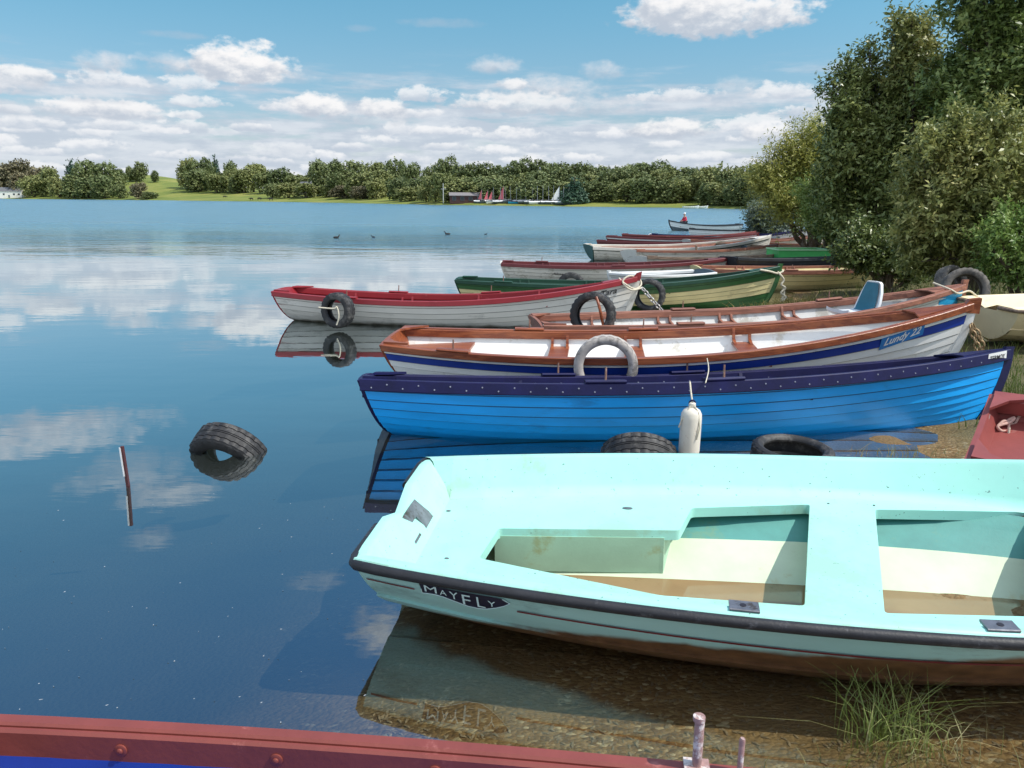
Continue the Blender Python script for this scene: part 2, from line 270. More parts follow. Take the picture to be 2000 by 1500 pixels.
# ------------------------------------------------------------------ mesh helpers
class MB:
    def __init__(s): s.v = []; s.f = []; s.m = []
    def add(s, vs, fs, mi=0):
        o = len(s.v); s.v += [tuple(map(float, p)) for p in vs]
        for k, f in enumerate(fs):
            s.f.append(tuple(i + o for i in f)); s.m.append(mi[k] if isinstance(mi, (list, tuple)) else mi)
    def grid(s, P, mi=0, cu=False, cv=False):
        n, m = len(P), len(P[0]); vs = [p for r in P for p in r]; fs = []; ms = []
        for i in range(n if cu else n - 1):
            for j in range(m if cv else m - 1):
                fs.append((i * m + j, i * m + (j + 1) % m, ((i + 1) % n) * m + (j + 1) % m, ((i + 1) % n) * m + j)); ms.append(mi(i, j) if callable(mi) else mi)
        s.add(vs, fs, ms)
    def box(s, c, size, mi=0, rot=None, taper=1.0):
        hx, hy, hz = size[0] / 2, size[1] / 2, size[2] / 2; vs = []
        for z, t in ((-hz, 1.0), (hz, taper)):
            for x, y in ((-hx, -hy), (hx, -hy), (hx, hy), (-hx, hy)):
                p = Vector((x * t, y * t, z)); p = (rot @ p) if rot else p
                vs.append((p.x + c[0], p.y + c[1], p.z + c[2]))
        s.add(vs, [(0, 3, 2, 1), (4, 5, 6, 7), (0, 1, 5, 4), (1, 2, 6, 5), (2, 3, 7, 6), (3, 0, 4, 7)], mi)
    def tube(s, pts, rad, seg=8, mi=0, cap=True):
        pts = [Vector(p) for p in pts]; n = len(pts); rings = []
        rad = [rad] * n if isinstance(rad, (int, float)) else rad
        t0 = (pts[1] - pts[0]).normalized(); a = t0.orthogonal().normalized()
        for i, p in enumerate(pts):
            t = (pts[min(i + 1, n - 1)] - pts[max(i - 1, 0)])
            t = t.normalized() if t.length > 1e-9 else t0
            a = (a - t * a.dot(t)); a = a.normalized() if a.length > 1e-6 else t.orthogonal().normalized(); b = t.cross(a)
            rings.append([p + (a * math.cos(q) + b * math.sin(q)) * rad[i] for q in [2 * math.pi * k / seg for k in range(seg)]])
        s.grid(rings, mi, cv=True)
        if cap:
            s.add(rings[0], [tuple(range(seg - 1, -1, -1))], mi); s.add(rings[-1], [tuple(range(seg))], mi)
    def lathe(s, prof, seg=24, mi=0, mat=None):
        P = [[(r * math.cos(2 * math.pi * k / seg), r * math.sin(2 * math.pi * k / seg), z) for k in range(seg)] for r, z in prof]
        if mat: P = [[tuple(mat @ Vector(p)) for p in r] for r in P]
        s.grid(P, mi, cv=True)
    def ball(s, c, r, mi=0, seg=12, ring=8, sc=(1, 1, 1)):
        P = [[(c[0] + sc[0] * r * math.sin(t) * math.cos(a), c[1] + sc[1] * r * math.sin(t) * math.sin(a), c[2] + sc[2] * r * math.cos(t)) for a in [2 * math.pi * k / seg for k in range(seg)]] for t in [math.pi * (0.02 + 0.96 * i / ring) for i in range(ring + 1)]]
        s.grid(P, mi, cv=True)
    def sweep(s, path, prof, mi=0, cap=True):
        """path: list of (point, side unit vector, up unit vector); prof: closed list of (side, up) offsets"""
        P = [[tuple(np.array(p) + np.array(a) * q + np.array(u) * w) for q, w in prof] for p, a, u in path]
        s.grid(P, mi, cv=True)
        if cap:
            k = len(prof); s.add(P[0], [tuple(range(k - 1, -1, -1))], mi if not callable(mi) else 0); s.add(P[-1], [tuple(range(k))], mi if not callable(mi) else 0)
    def prism(s, pts, off, mi=0):
        """flat polygon pts pushed by the vector off"""
        a = [np.array(p, float) for p in pts]; b = [p + np.array(off) for p in a]; n = len(a)
        s.add(a + b, [tuple(range(n - 1, -1, -1)), tuple(range(n, 2 * n))] + [(i, (i + 1) % n, n + (i + 1) % n, n + i) for i in range(n)], mi)
    def build(s, name, mats, parent=None, smooth=40, fix=True):
        me = bpy.data.meshes.new(name); me.from_pydata(s.v, [], s.f); mats = mats if isinstance(mats, (list, tuple)) else [mats]
        for m in mats: me.materials.append(m)
        if len(mats) > 1: me.polygons.foreach_set('material_index', s.m)
        if fix:
            bm = bmesh.new(); bm.from_mesh(me); bmesh.ops.recalc_face_normals(bm, faces=bm.faces[:]); bm.to_mesh(me); bm.free()
        if smooth:
            me.shade_smooth(); me.set_sharp_from_angle(angle=R(smooth))
        me.update()
        return link(name, me, parent)
def link(name, me, parent=None):
    o = bpy.data.objects.new(name, me); COL.objects.link(o)
    if parent: o.parent = parent
    return o
def tag(o, label=None, cat=None, group=None, kind=None):
    if label: o['label'] = label
    if cat: o['category'] = cat
    if group: o['group'] = group
    if kind: o['kind'] = kind
    return o
def thing(name, label, cat, loc=(0, 0, 0), rot=(0, 0, 0), group=None, scale=1.0):
    o = bpy.data.objects.new(name, None); COL.objects.link(o); o.empty_display_size = 0.2
    o.location = tuple(map(float, loc)); o.rotation_euler = rot; o.scale = (scale,) * 3
    return tag(o, label, cat, group)
def copy_tree(o, parent=None):
    c = o.copy(); COL.objects.link(c)
    if parent: c.parent = parent
    for ch in list(o.children): copy_tree(ch, c)
    return c
def text_mesh(txt, shear=0.0, extrude=0.0, bold=0.0):
    cu = bpy.data.curves.new("lettering", 'FONT'); cu.body = txt; cu.size = 1.0; cu.shear = shear; cu.offset = bold; cu.resolution_u = 3
    o = bpy.data.objects.new("lettering", cu); COL.objects.link(o)
    me = bpy.data.meshes.new_from_object(o.evaluated_get(bpy.context.evaluated_depsgraph_get()))
    vs = np.array([v.co[:] for v in me.vertices]); fs = [tuple(p.vertices) for p in me.polygons]
    bpy.data.objects.remove(o); bpy.data.meshes.remove(me)
    return vs[:, :2], fs

# ------------------------------------------------------------------ ground and water
SHORE = np.array([(1.3, -40), (1.2, -6), (1.75, 0), (2.35, 2.5), (3.0, 5.5), (3.9, 8), (4.5, 11), (5.2, 14), (6.2, 17), (8.4, 22), (11, 28), (14, 36), (19, 48), (29, 75), (44, 120),
                  (56, 160), (58, 184), (47, 212), (15, 233), (-24, 259), (-96, 366), (-221, 484), (-372, 572), (-560, 640), (-900, 600), (-1300, 300), (-1300, -40)], float)
def shore_dist(x, y):
    """signed distance to the waterline, positive on land"""
    p = np.stack([np.ravel(x), np.ravel(y)], -1).astype(float); d = np.full(len(p), 1e9); ins = np.zeros(len(p), bool)
    for i in range(len(SHORE)):
        a, b = SHORE[i], SHORE[(i + 1) % len(SHORE)]; ab = b - a
        t = np.clip(((p - a) @ ab) / (ab @ ab), 0, 1); d = np.minimum(d, np.hypot(*(p - a - t[:, None] * ab).T))
        c = (a[1] > p[:, 1]) != (b[1] > p[:, 1])
        with np.errstate(divide='ignore', invalid='ignore'):
            xi = (b[0] - a[0]) * (p[:, 1] - a[1]) / (b[1] - a[1] + 1e-12) + a[0]
        ins ^= c & (p[:, 0] < xi)
    return np.where(ins, -d, d).reshape(np.shape(x))
def ground_z(x, y):
    x = np.asarray(x, float); y = np.asarray(y, float); d = shore_dist(x, y); r = np.hypot(x, y); az = np.degrees(np.arctan2(x, y))
    bed = np.where(d > -2.5, 0.055 * d, -0.1375 + 0.17 * (d + 2.5)); bed = np.maximum(bed, -3.5)
    near = np.minimum(0.055 * d, 0.22 + 0.012 * d) + 0.02 * np.sin(x * 1.7 + y) * np.clip(d, 0, 1)
    wob = (0.014 * np.sin(x * 5.3 + 2.1 * y) * np.sin(y * 4.1 - 1.3 * x) + 0.010 * np.sin(x * 9.7 - y * 3.0) * np.sin(y * 8.3 + 1.1)) * np.exp(-(d / 1.2) ** 2) * (r < 60); bed = bed + wob; near = near + wob
    sm = np.clip(d / 150, 0, 1); sm = sm * sm * (3 - 2 * sm)
    hill = 0.35 + 0.065 * np.minimum(d, 55) + sm * (5.5 + 12.5 * np.exp(-((az + 26.0) / 4.6) ** 2) + 5.0 * np.exp(-((az + 8) / 6.0) ** 2) + 2.0 * np.sin(x * 0.011) * np.sin(y * 0.013))
    hill = hill + np.clip((r - 900) / 2000, 0, 1) * 10
    w = np.clip((r - 60) / 90, 0, 1); land = near * (1 - w) + np.minimum(hill, 0.4 + 0.25 * d) * w
    return np.where(d < 0, bed, land)
def gz(x, y): return float(ground_z(np.array([x]), np.array([y]))[0])
def build_ground():
    rad = np.concatenate([[0.0], np.geomspace(0.35, 4500, 330)]); ang = np.concatenate([np.linspace(-50, 50, 260), np.linspace(52, 308, 96)]) ; ang = np.radians(ang)
    X = rad[:, None] * np.sin(ang)[None]; Y = rad[:, None] * np.cos(ang)[None]; D = shore_dist(X, Y); Z = ground_z(X, Y)
    n, m = X.shape; vs = np.stack([X, Y, Z], -1).reshape(-1, 3)
    i, j = np.meshgrid(np.arange(n - 1), np.arange(m), indexing='ij'); j2 = (j + 1) % m
    fs = np.stack([i * m + j, i * m + j2, (i + 1) * m + j2, (i + 1) * m + j], -1).reshape(-1, 4)[:, ::-1]
    me = bpy.data.meshes.new("ground"); me.from_pydata(vs.tolist(), [], fs.tolist())
    at_ = me.attributes.new('shore', 'FLOAT', 'POINT'); at_.data.foreach_set('value', D.reshape(-1).astype(np.float32))
    me.shade_smooth()
    m = bpy.data.materials.new("ground"); m.use_nodes = True; nt = m.node_tree; N = nt.nodes.new; Lk = nt.links.new; b = nt.nodes['Principled BSDF']
    b.inputs['Roughness'].default_value = 0.85; b.inputs['Specular IOR Level'].default_value = 0.25
    tc = N('ShaderNodeTexCoord'); A = N('ShaderNodeAttribute'); A.attribute_name = 'shore'
    def noise(s, d=6, r=0.6):
        q = N('ShaderNodeTexNoise'); q.inputs['Scale'].default_value = s; q.inputs['Detail'].default_value = d; q.inputs['Roughness'].default_value = r; Lk(tc.outputs['Object'], q.inputs['Vector']); return q.outputs['Fac']
    def ramp(v, stops):
        q = N('ShaderNodeValToRGB'); e = q.color_ramp.elements
        while len(e) < len(stops): e.new(0.5)
        for k, (p, c) in enumerate(stops): e[k].position = p; e[k].color = tuple(c) + (1,)
        Lk(v, q.inputs[0]); return q.outputs[0]
    def mr(v, a, c):
        q = N('ShaderNodeMapRange'); q.interpolation_type = 'SMOOTHSTEP'; q.inputs['From Min'].default_value = a; q.inputs['From Max'].default_value = c; Lk(v, q.inputs['Value']); return q.outputs['Result']
    def mix(f, a, c):
        q = N('ShaderNodeMix'); q.data_type = 'RGBA'; Lk(f, q.inputs['Factor']); Lk(a, q.inputs['A']); Lk(c, q.inputs['B']); return q.outputs['Result']
    def add(a, c, k=1.0):
        q = N('ShaderNodeMath'); q.operation = 'MULTIPLY_ADD'; q.inputs[1].default_value = k; Lk(c, q.inputs[0]); Lk(a, q.inputs[2]); return q.outputs[0]
    vo = N('ShaderNodeTexVoronoi'); vo.inputs['Scale'].default_value = 62; mp = N('ShaderNodeMapping'); mp.inputs['Scale'].default_value = (0.7, 1.2, 1); Lk(tc.outputs['Object'], mp.inputs[0]); Lk(mp.outputs[0], vo.inputs['Vector'])
    sep = N('ShaderNodeSeparateColor'); Lk(vo.outputs['Color'], sep.inputs[0])
    gravel = ramp(sep.outputs[0], [(0.0, (0.12, 0.065, 0.024)), (0.45, (0.20, 0.115, 0.045)), (0.8, (0.28, 0.175, 0.075)), (0.93, (0.36, 0.26, 0.14)), (1.0, (0.55, 0.46, 0.31))])
    silt = ramp(noise(3.0), [(0.3, (0.15, 0.095, 0.042)), (0.7, (0.25, 0.165, 0.08))])
    bed = mix(mr(noise(1.3, 5), 0.44, 0.6), gravel, silt)
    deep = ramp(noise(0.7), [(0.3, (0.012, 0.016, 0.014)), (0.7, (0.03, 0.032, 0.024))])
    bed = mix(mr(add(A.outputs['Fac'], noise(0.8), -1.2), -2.6, -4.4), bed, deep)  # bed colour darkened offshore, standing in for light lost in deep water
    soil = ramp(noise(6, 8, 0.7), [(0.3, (0.05, 0.05, 0.018)), (0.5, (0.11, 0.10, 0.045)), (0.75, (0.19, 0.15, 0.085))])
    land = mix(mr(add(A.outputs['Fac'], noise(1.5), 1.6), 0.75, 1.6), bed, soil)
    g1 = ramp(noise(0.05, 8, 0.6), [(0.3, (0.10, 0.135, 0.028)), (0.5, (0.17, 0.20, 0.04)), (0.7, (0.26, 0.25, 0.065))])
    ps = N('ShaderNodeVectorMath'); ps.operation = 'LENGTH'; Lk(tc.outputs['Object'], ps.inputs[0])
    col = mix(mr(ps.outputs['Value'], 60, 160), land, g1)
    Lk(col, b.inputs['Base Color'])
    bp = N('ShaderNodeBump'); bp.inputs['Strength'].default_value = 0.7; bp.inputs['Distance'].default_value = 0.02
    Lk(add(noise(25, 6), vo.outputs['Distance'], -0.8), bp.inputs['Height']); Lk(bp.outputs[0], b.inputs['Normal'])
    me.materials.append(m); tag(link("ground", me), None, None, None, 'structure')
build_ground()


# ------------------------------------------------------------------ foliage
def leaf_mesh(name, lobes, nsh, per, lsize, shoot, seed, mat, up=0.55, asp=0.42, flat=0.0, shell=0.55, squash=1.0, gap=0.0):
    """shoots of kite shaped leaves through the volume of the lobes [(x,y,z,r)...]"""
    g = np.random.default_rng(seed); L = np.array(lobes, float); w = L[:, 3] ** 2; w /= w.sum()
    k = g.choice(len(L), nsh, p=w); d = g.normal(size=(nsh, 3)); d /= np.linalg.norm(d, axis=1)[:, None]
    rr = L[k, 3] * (1 - shell * g.random(nsh) ** 1.8)
    base = L[k, :3] + d * rr[:, None] * np.array([1, 1, squash])
    if gap > 0:
        f = np.sin(base[:, 0] * 5.1 / gap + 1.3 * seed) * np.sin(base[:, 1] * 4.3 / gap + seed) * np.sin(base[:, 2] * 4.7 / gap + 2.1 * seed)
        keep = f < 0.30; base, d, k = base[keep], d[keep], k[keep]; nsh = len(base)
    ax = d * 0.7 + np.array([0, 0, up]) + g.normal(size=(nsh, 3)) * 0.38; ax /= np.linalg.norm(ax, axis=1)[:, None]
    sl = shoot * (0.55 + 0.9 * g.random(nsh))
    t = np.linspace(0.0, 1.0, per)[None] + g.normal(size=(nsh, per)) * 0.04
    P = base[:, None] + ax[:, None] * (t * sl[:, None])[..., None]
    P = P.reshape(-1, 3); axr = np.repeat(ax, per, 0); n = len(P)
    out = g.normal(size=(n, 3)); out -= axr * (out * axr).sum(1)[:, None]; out /= np.linalg.norm(out, axis=1)[:, None]
    ld = out * 0.8 + axr * 0.55 + np.array([0, 0, -0.12]); ld /= np.linalg.norm(ld, axis=1)[:, None]
    sd_ = np.cross(ld, axr + g.normal(size=(n, 3)) * 0.45); sd_ /= np.linalg.norm(sd_, axis=1)[:, None]
    nr = np.cross(sd_, ld); s = lsize * (0.6 + 0.8 * g.random(n))[:, None]
    v0 = P; v1 = P + ld * s * 0.45 + sd_ * s * asp * 0.5 + nr * s * 0.06; v2 = P + ld * s - nr * s * 0.05; v3 = P + ld * s * 0.45 - sd_ * s * asp * 0.5 + nr * s * 0.06
    V = np.stack([v0, v1, v2, v3], 1).reshape(-1, 3).astype(np.float32)
    me = bpy.data.meshes.new(name); me.vertices.add(4 * n); me.vertices.foreach_set('co', V.ravel()); me.loops.add(4 * n); me.loops.foreach_set('vertex_index', np.arange(4 * n, dtype=np.int32))
    me.polygons.add(n); me.polygons.foreach_set('loop_start', np.arange(0, 4 * n, 4, dtype=np.int32)); me.polygons.foreach_set('loop_total', np.full(n, 4, np.int32))
    me.update(calc_edges=True); me.materials.append(mat); return me
def trunk_mesh(mb, base, tops, r0, seed):
    g = random.Random(seed); b = Vector(base)
    for k, tp in enumerate(tops):
        tp = Vector(tp); pts = []; n = 7
        for i in range(n):
            s = i / (n - 1); p = b.lerp(tp, s) + Vector((g.uniform(-1, 1), g.uniform(-1, 1), 0)) * 0.05 * (tp - b).length * math.sin(s * math.pi)
            p.z = b.z + (tp.z - b.z) * (s ** 0.8); pts.append(p)
        mb.tube(pts, [r0 * (0.85 if k else 1.0) * (1 - 0.82 * i / (n - 1)) for i in range(n)], 7)

LEAF = {
    'dark': leafmat('leaf_dark_sallow', (0.048, 0.074, 0.022), (0.114, 0.156, 0.041), (0.288, 0.324, 0.108), 0.36, 0.16),
    'mid': leafmat('leaf_mid_willow', (0.054, 0.090, 0.022), (0.138, 0.198, 0.050), (0.348, 0.408, 0.132), 0.36, 0.2),
    'olive': leafmat('leaf_olive_willow', (0.119, 0.147, 0.042), (0.280, 0.301, 0.091), (0.560, 0.504, 0.196), 0.42, 0.25),
    'fresh': leafmat('leaf_fresh_green', (0.07, 0.14, 0.03), (0.17, 0.27, 0.06), (0.34, 0.42, 0.13), 0.42, 0.3),
    'yellow': leafmat('leaf_yellow_willow', (0.156, 0.182, 0.039), (0.338, 0.351, 0.078), (0.572, 0.520, 0.156), 0.45, 0.3),
    'grey': leafmat('leaf_grey_sallow', (0.07, 0.09, 0.06), (0.14, 0.18, 0.11), (0.28, 0.32, 0.23), 0.5, 0.2),
    'far': leafmat('leaf_far_wood', (0.065, 0.095, 0.035), (0.14, 0.175, 0.06), (0.26, 0.28, 0.11), 0.6, 0.12, 0.25),
    'farlight': leafmat('leaf_far_light', (0.12, 0.15, 0.05), (0.21, 0.235, 0.08), (0.34, 0.34, 0.13), 0.6, 0.12, 0.25),
    'farbrown': leafmat('leaf_far_brown', (0.12, 0.115, 0.06), (0.19, 0.165, 0.09), (0.28, 0.24, 0.13), 0.6, 0.1, 0.25),
    'fardark': leafmat('leaf_far_conifer', (0.03, 0.065, 0.045), (0.055, 0.11, 0.07), (0.11, 0.18, 0.10), 0.6, 0.08, 0.25),
}
def px_lobes(lst, Y):
    k = Y / F_PX * 1.02; out = []
    for i, (px, py, r) in enumerate(lst):
        p = aty(px, py, Y + ((i * 7) % 5 - 2) * 0.22 * r * k); out.append((p[0], p[1], p[2], r * k))
    return out
def sublobes(lo, seed):
    g = random.Random(seed); out = []
    for x, y, z, r in lo:
        for k in range(12):
            a = g.uniform(0, 6.28); c = g.uniform(-.75, 1); q = r * g.uniform(.5, 1.0); s = math.sqrt(1 - c * c)
            out.append((x + q * s * math.cos(a), y + q * s * math.sin(a), z + q * c, r * g.uniform(.16, .30)))
        out.append((x, y, z, r * .42))
        a = g.uniform(0, 6.28)
        for k in range(3): out.append((x + .5 * r * math.cos(a), y + .5 * r * math.sin(a), z + r * (.8 + .22 * k), r * (.20 - .05 * k)))
    return out
def shore_tree(name, label, cat, lst, Y, base_px, nsh, per, ls, shoot, seed, mat, r0, group=None, **kw):
    lo = sublobes(px_lobes(lst, Y), seed); b = aty(base_px, 600, Y); b = np.array([b[0], b[1], gz(b[0], b[1]) - 0.05])
    t = thing(name, label, cat, b, group=group)
    lo2 = [(x - b[0], y - b[1], z - b[2], r) for x, y, z, r in lo]
    link("crown", leaf_mesh("crown", lo2, nsh, per, ls, shoot, seed, LEAF[mat], **kw), t)
    mb = MB(); trunk_mesh(mb, (0, 0, 0), [l[:3] for l in sorted(lo2, key=lambda l: -l[3])[:9]], r0, seed); g = random.Random(seed); tips = [g.choice(lo2) for _ in range(46)]; low = [(0, 0, .2)] + [tuple(Vector(l[:3]) * .6) for l in sorted(lo2, key=lambda l: -l[3])[:6]]
    for tp in tips:
        b0 = min(low, key=lambda q: (Vector(q) - Vector(tp[:3])).length); trunk_mesh(mb, b0, [tp[:3]], .030, g.randrange(999))
    mb.build("trunk", MT['bark'], t)
    return t
shore_tree("sallow_tree", "tall dark sallow tree, its spiky outline highest against the sky beyond the boats", "tree",
    [(1660, 250, 42), (1655, 175, 22), (1690, 165, 34), (1640, 215, 22), (1700, 240, 66), (1650, 300, 46), (1740, 200, 40), (1790, 210, 60), (1750, 250, 70), (1690, 320, 72), (1760, 320, 84), (1640, 350, 44), (1655, 150, 12), (1656, 125, 8), (1692, 120, 14), (1692, 98, 9), (1725, 150, 14), (1622, 190, 14), (1615, 165, 8), (1630, 285, 30), (1710, 400, 76), (1790, 400, 70), (1700, 470, 54), (1760, 480, 60), (1650, 420, 50)],
    19.6, 1740, 9400, 9, 0.115, 0.33, 3,  'dark', 0.20, gap=0.9, shell=0.6)
shore_tree("olive_tree", "olive-leaved tree with a spiky crown between the tall dark sallow and the corner willow", "tree",
    [(1780, 70, 22), (1765, 105, 30), (1800, 110, 28), (1752, 60, 12), (1751, 36, 8), (1778, 38, 10), (1800, 46, 9), (1755, 150, 34), (1795, 160, 40), (1775, 200, 36)], 19.2, 1775, 2100, 9, 0.11, 0.30, 31, 'olive', 0.10, gap=0.9)
shore_tree("willow_tree", "broad dark willow tree filling the top right corner of the view", "tree",
    [(1908, 60, 44), (1965, 40, 74), (1920, 130, 74), (1990, 120, 84), (1870, 170, 62), (1950, 200, 80), (2030, 200, 90), (1880, 250, 60), (1990, 270, 80), (2050, 60, 90), (1930, -40, 80), (2030, -60, 100), (1940, 330, 80), (2040, 330, 90)],
    17.6, 1960, 8600, 9, 0.115, 0.32, 5, 'mid', 0.22, gap=0.9, shell=0.6)
shore_tree("willow_bush", "large olive-leaved willow bush leaning over the sterns beside the beached tyres", "bush",
    [(1820, 300, 44), (1860, 275, 40), (1910, 280, 60), (1960, 300, 60), (1840, 350, 70), (1920, 360, 80), (1990, 350, 70), (1790, 390, 50), (1850, 430, 76), (1930, 440, 84), (2000, 440, 80), (1790, 450, 46), (1810, 500, 48), (1870, 500, 54), (1775, 520, 30)],
    12.6, 1880, 7200, 9, 0.082, 0.23, 8, 'olive', 0.10, gap=0.7, shell=0.55)
shore_tree("leafy_shrub", "bright green leafy shrub at the right edge above the cream dinghy", "shrub",
    [(1960, 470, 44), (2000, 480, 54), (1985, 530, 44), (2030, 520, 60), (1945, 530, 24)], 11.3, 1990, 1700, 11, 0.06, 0.22, 9, 'fresh', 0.05, shell=0.7)
shore_tree("yellow_willow", "yellow-green willow left of the tall dark sallow tree", "tree",
    [(1560, 320, 44), (1575, 285, 22), (1610, 300, 40), (1525, 345, 36), (1490, 365, 24), (1510, 390, 40), (1570, 370, 56), (1620, 370, 50), (1540, 420, 44), (1600, 430, 50), (1635, 450, 40)],
    23.0, 1580, 5200, 12, 0.10, 0.55, 11, 'yellow', 0.12, up=0.9, asp=0.26, gap=0.7)
shore_tree("green_willow_shrub", "fresh green upright shrub among the bows in front of the yellow willow", "shrub",
    [(1600, 425, 30), (1628, 445, 34), (1582, 395, 22), (1645, 470, 28), (1612, 460, 22)], 21.0, 1615, 1500, 11, 0.085, 0.45, 12, 'fresh', 0.06, up=1.1, asp=0.3)
shore_tree("grey_sallow_shrub", "small grey-green shrub at the water's edge beyond the last boats", "shrub",
    [(1485, 425, 22), (1500, 445, 24), (1470, 440, 14), (1520, 430, 24)], 33.0, 1500, 900, 10, 0.12, 0.45, 13, 'grey', 0.06)
shore_tree("dark_undergrowth_bush", "low dark bush in the shade behind the cream boat's bow", "bush",
    [(1700, 520, 30), (1740, 510, 40), (1690, 480, 36), (1660, 500, 26), (1780, 540, 24)], 14.8, 1730, 1500, 11, 0.075, 0.25, 14, 'dark', 0.06)

# far trees: a few crown meshes, every tree an object of its own
def far_crowns():
    out = {}
    g = random.Random(5)
    for kind, mat in (('far', 'far'), ('farlight', 'farlight'), ('farbrown', 'farbrown')):
        for v in range(3):
            lo = [(0, 0, 0.62, 0.30)]
            for _ in range(9):
                a = g.uniform(0, 6.28); rr = g.uniform(0.12, 0.32); z = g.uniform(0.30, 0.84); lo.append((rr * math.cos(a), rr * math.sin(a), z, g.uniform(0.13, 0.22) * (1.1 - 0.4 * abs(z - 0.55))))
            lo += [(0.2, 0.05, 0.22, 0.16), (-0.2, -0.1, 0.22, 0.17), (0.02, -0.22, 0.18, 0.14)]
            me = leaf_mesh("crown", lo, 760, 7, 0.058, 0.085, 20 + v + len(out), LEAF[mat], asp=0.8, shell=0.45)
            mb = MB(); trunk_mesh(mb, (0, 0, -0.03), [(0, 0, 0.7), (0.2, 0.05, 0.6), (-0.18, -0.1, 0.6)], 0.03, v); tm = mb.build("trunk", MT['bark']); t = tm.data; bpy.data.objects.remove(tm)
            out[kind, v] = (me, t)
    lo = [(0, 0, 0.12 + 0.8 * i / 9, 0.30 * (1 - i / 9.6)) for i in range(10)]
    me = leaf_mesh("crown", lo, 760, 7, 0.052, 0.08, 60, LEAF['fardark'], asp=0.7, shell=0.5, squash=0.5, up=-0.2)
    mb = MB(); mb.tube([(0, 0, -0.03), (0, 0, 0.5), (0, 0, 0.97)], [0.03, 0.018, 0.004]); tm = mb.build("trunk", MT['bark']); t = tm.data; bpy.data.objects.remove(tm); out['conifer', 0] = (me, t)
    return out
FC = far_crowns(); _fr = random.Random(11)
def shore_Y(px):
    ys = np.arange(120.0, 760.0, 1.5); d = ray(px, 392); xs = ys * d[0] / d[1]; s = shore_dist(xs, ys); k = np.argmax(s > 0); return float(ys[k])
def far_tree(px, top, wpx, off, kind, label, group, name="broadleaf_tree"):
    Y = shore_Y(px) + off; p = aty(px, top, Y); zb = gz(p[0], p[1]); h = max(1.5, (p[2] - zb) * _fr.uniform(.93, 1.10)); wd = wpx * Y / F_PX * _fr.uniform(.85, 1.2)
    me, tm = FC[kind, 0 if kind == 'conifer' else _fr.randrange(3)]
    t = thing(name, label, "tree", (p[0], p[1], zb), (0, 0, _fr.uniform(0, 6.28)), group)
    t.scale = (wd / (0.6 if kind == 'conifer' else 0.86), wd / (0.6 if kind == 'conifer' else 0.86), h / 0.95)
    link("crown", me, t); link("trunk", tm, t)
G1 = "trees on the left part of the far shore"; l1 = "rounded mid-green tree in the clump on the far left shore"; l1b = "brownish-leaved tree by the white cottage on the far left shore"
for px, top, w, Y, k in [(8, 326, 50, 470, 'farbrown'), (34, 320, 52, 500, 'farbrown'), (36, 345, 40, 452, 'farbrown'), (72, 325, 46, 490, 'farbrown')]: far_tree(px, top, w, 7 + max(0, Y - 440) * 0.7, k, l1b, "brownish trees by the cottage")
for px, top, w, Y, k in [(62, 345, 44, 450, 'farlight'), (95, 334, 44, 470, 'farlight'), (112, 346, 40, 448, 'farlight'), (165, 316, 54, 480, 'far'), (140, 345, 44, 446, 'far'), (168, 348, 50, 444, 'far'), (206, 322, 44, 480, 'far'), (200, 350, 46, 442, 'far'), (232, 362, 30, 441, 'far'), (268, 360, 26, 430, 'farbrown'), (290, 376, 34, 425, 'far'), (232, 329, 24, 560, 'far')]: far_tree(px, top, w, 7 + max(0, Y - 440) * 0.7, k, l1, G1)
far_tree(137, 314, 34, 50, 'conifer', "dark pointed conifer rising from the clump on the far left shore", None, "conifer_tree")
for px, top, w in [(252, 326, 16), (272, 319, 28), (262, 331, 18), (302, 336, 14)]: far_tree(px, top, w, 125, 'far', "small tree on the skyline at the top of the sloping green field", "skyline trees above the field")
G2 = "trees behind the lakeside pasture"; l2 = "leafy tree in the hedge line behind the lakeside pasture"
for px, top, w, Y, k in [(362, 310, 34, 440, 'farlight'), (385, 318, 40, 440, 'far'), (402, 316, 34, 450, 'far'), (388, 336, 50, 410, 'far'), (420, 336, 46, 410, 'farlight'), (448, 332, 44, 415, 'farlight'), (474, 335, 42, 405, 'farlight'), (492, 322, 40, 430, 'farlight'), (515, 335, 44, 400, 'farlight'), (545, 337, 44, 400, 'far'), (575, 340, 40, 395, 'farlight'), (600, 345, 30, 390, 'farlight'), (562, 356, 50, 375, 'farlight'), (596, 358, 40, 368, 'farlight'), (530, 360, 34, 384, 'far'), (462, 352, 40, 398, 'far'), (640, 350, 30, 400, 'far'), (450, 326, 30, 440, 'far')]: far_tree(px, top, w, (34 if Y < 386 else 80 + (Y - 386) * 0.5), k, l2, G2)
far_tree(419, 303, 22, 135, 'conifer', "tall pointed conifer on the skyline above the pasture hedge", None, "conifer_tree")
far_tree(622, 319, 44, 55, 'far', "single rounded dark tree standing apart beside the distant white house", None)
G3 = "trees and scrub between the pasture and the boathouse"; l3 = "rounded tree in the scrub between the pasture and the boathouse"
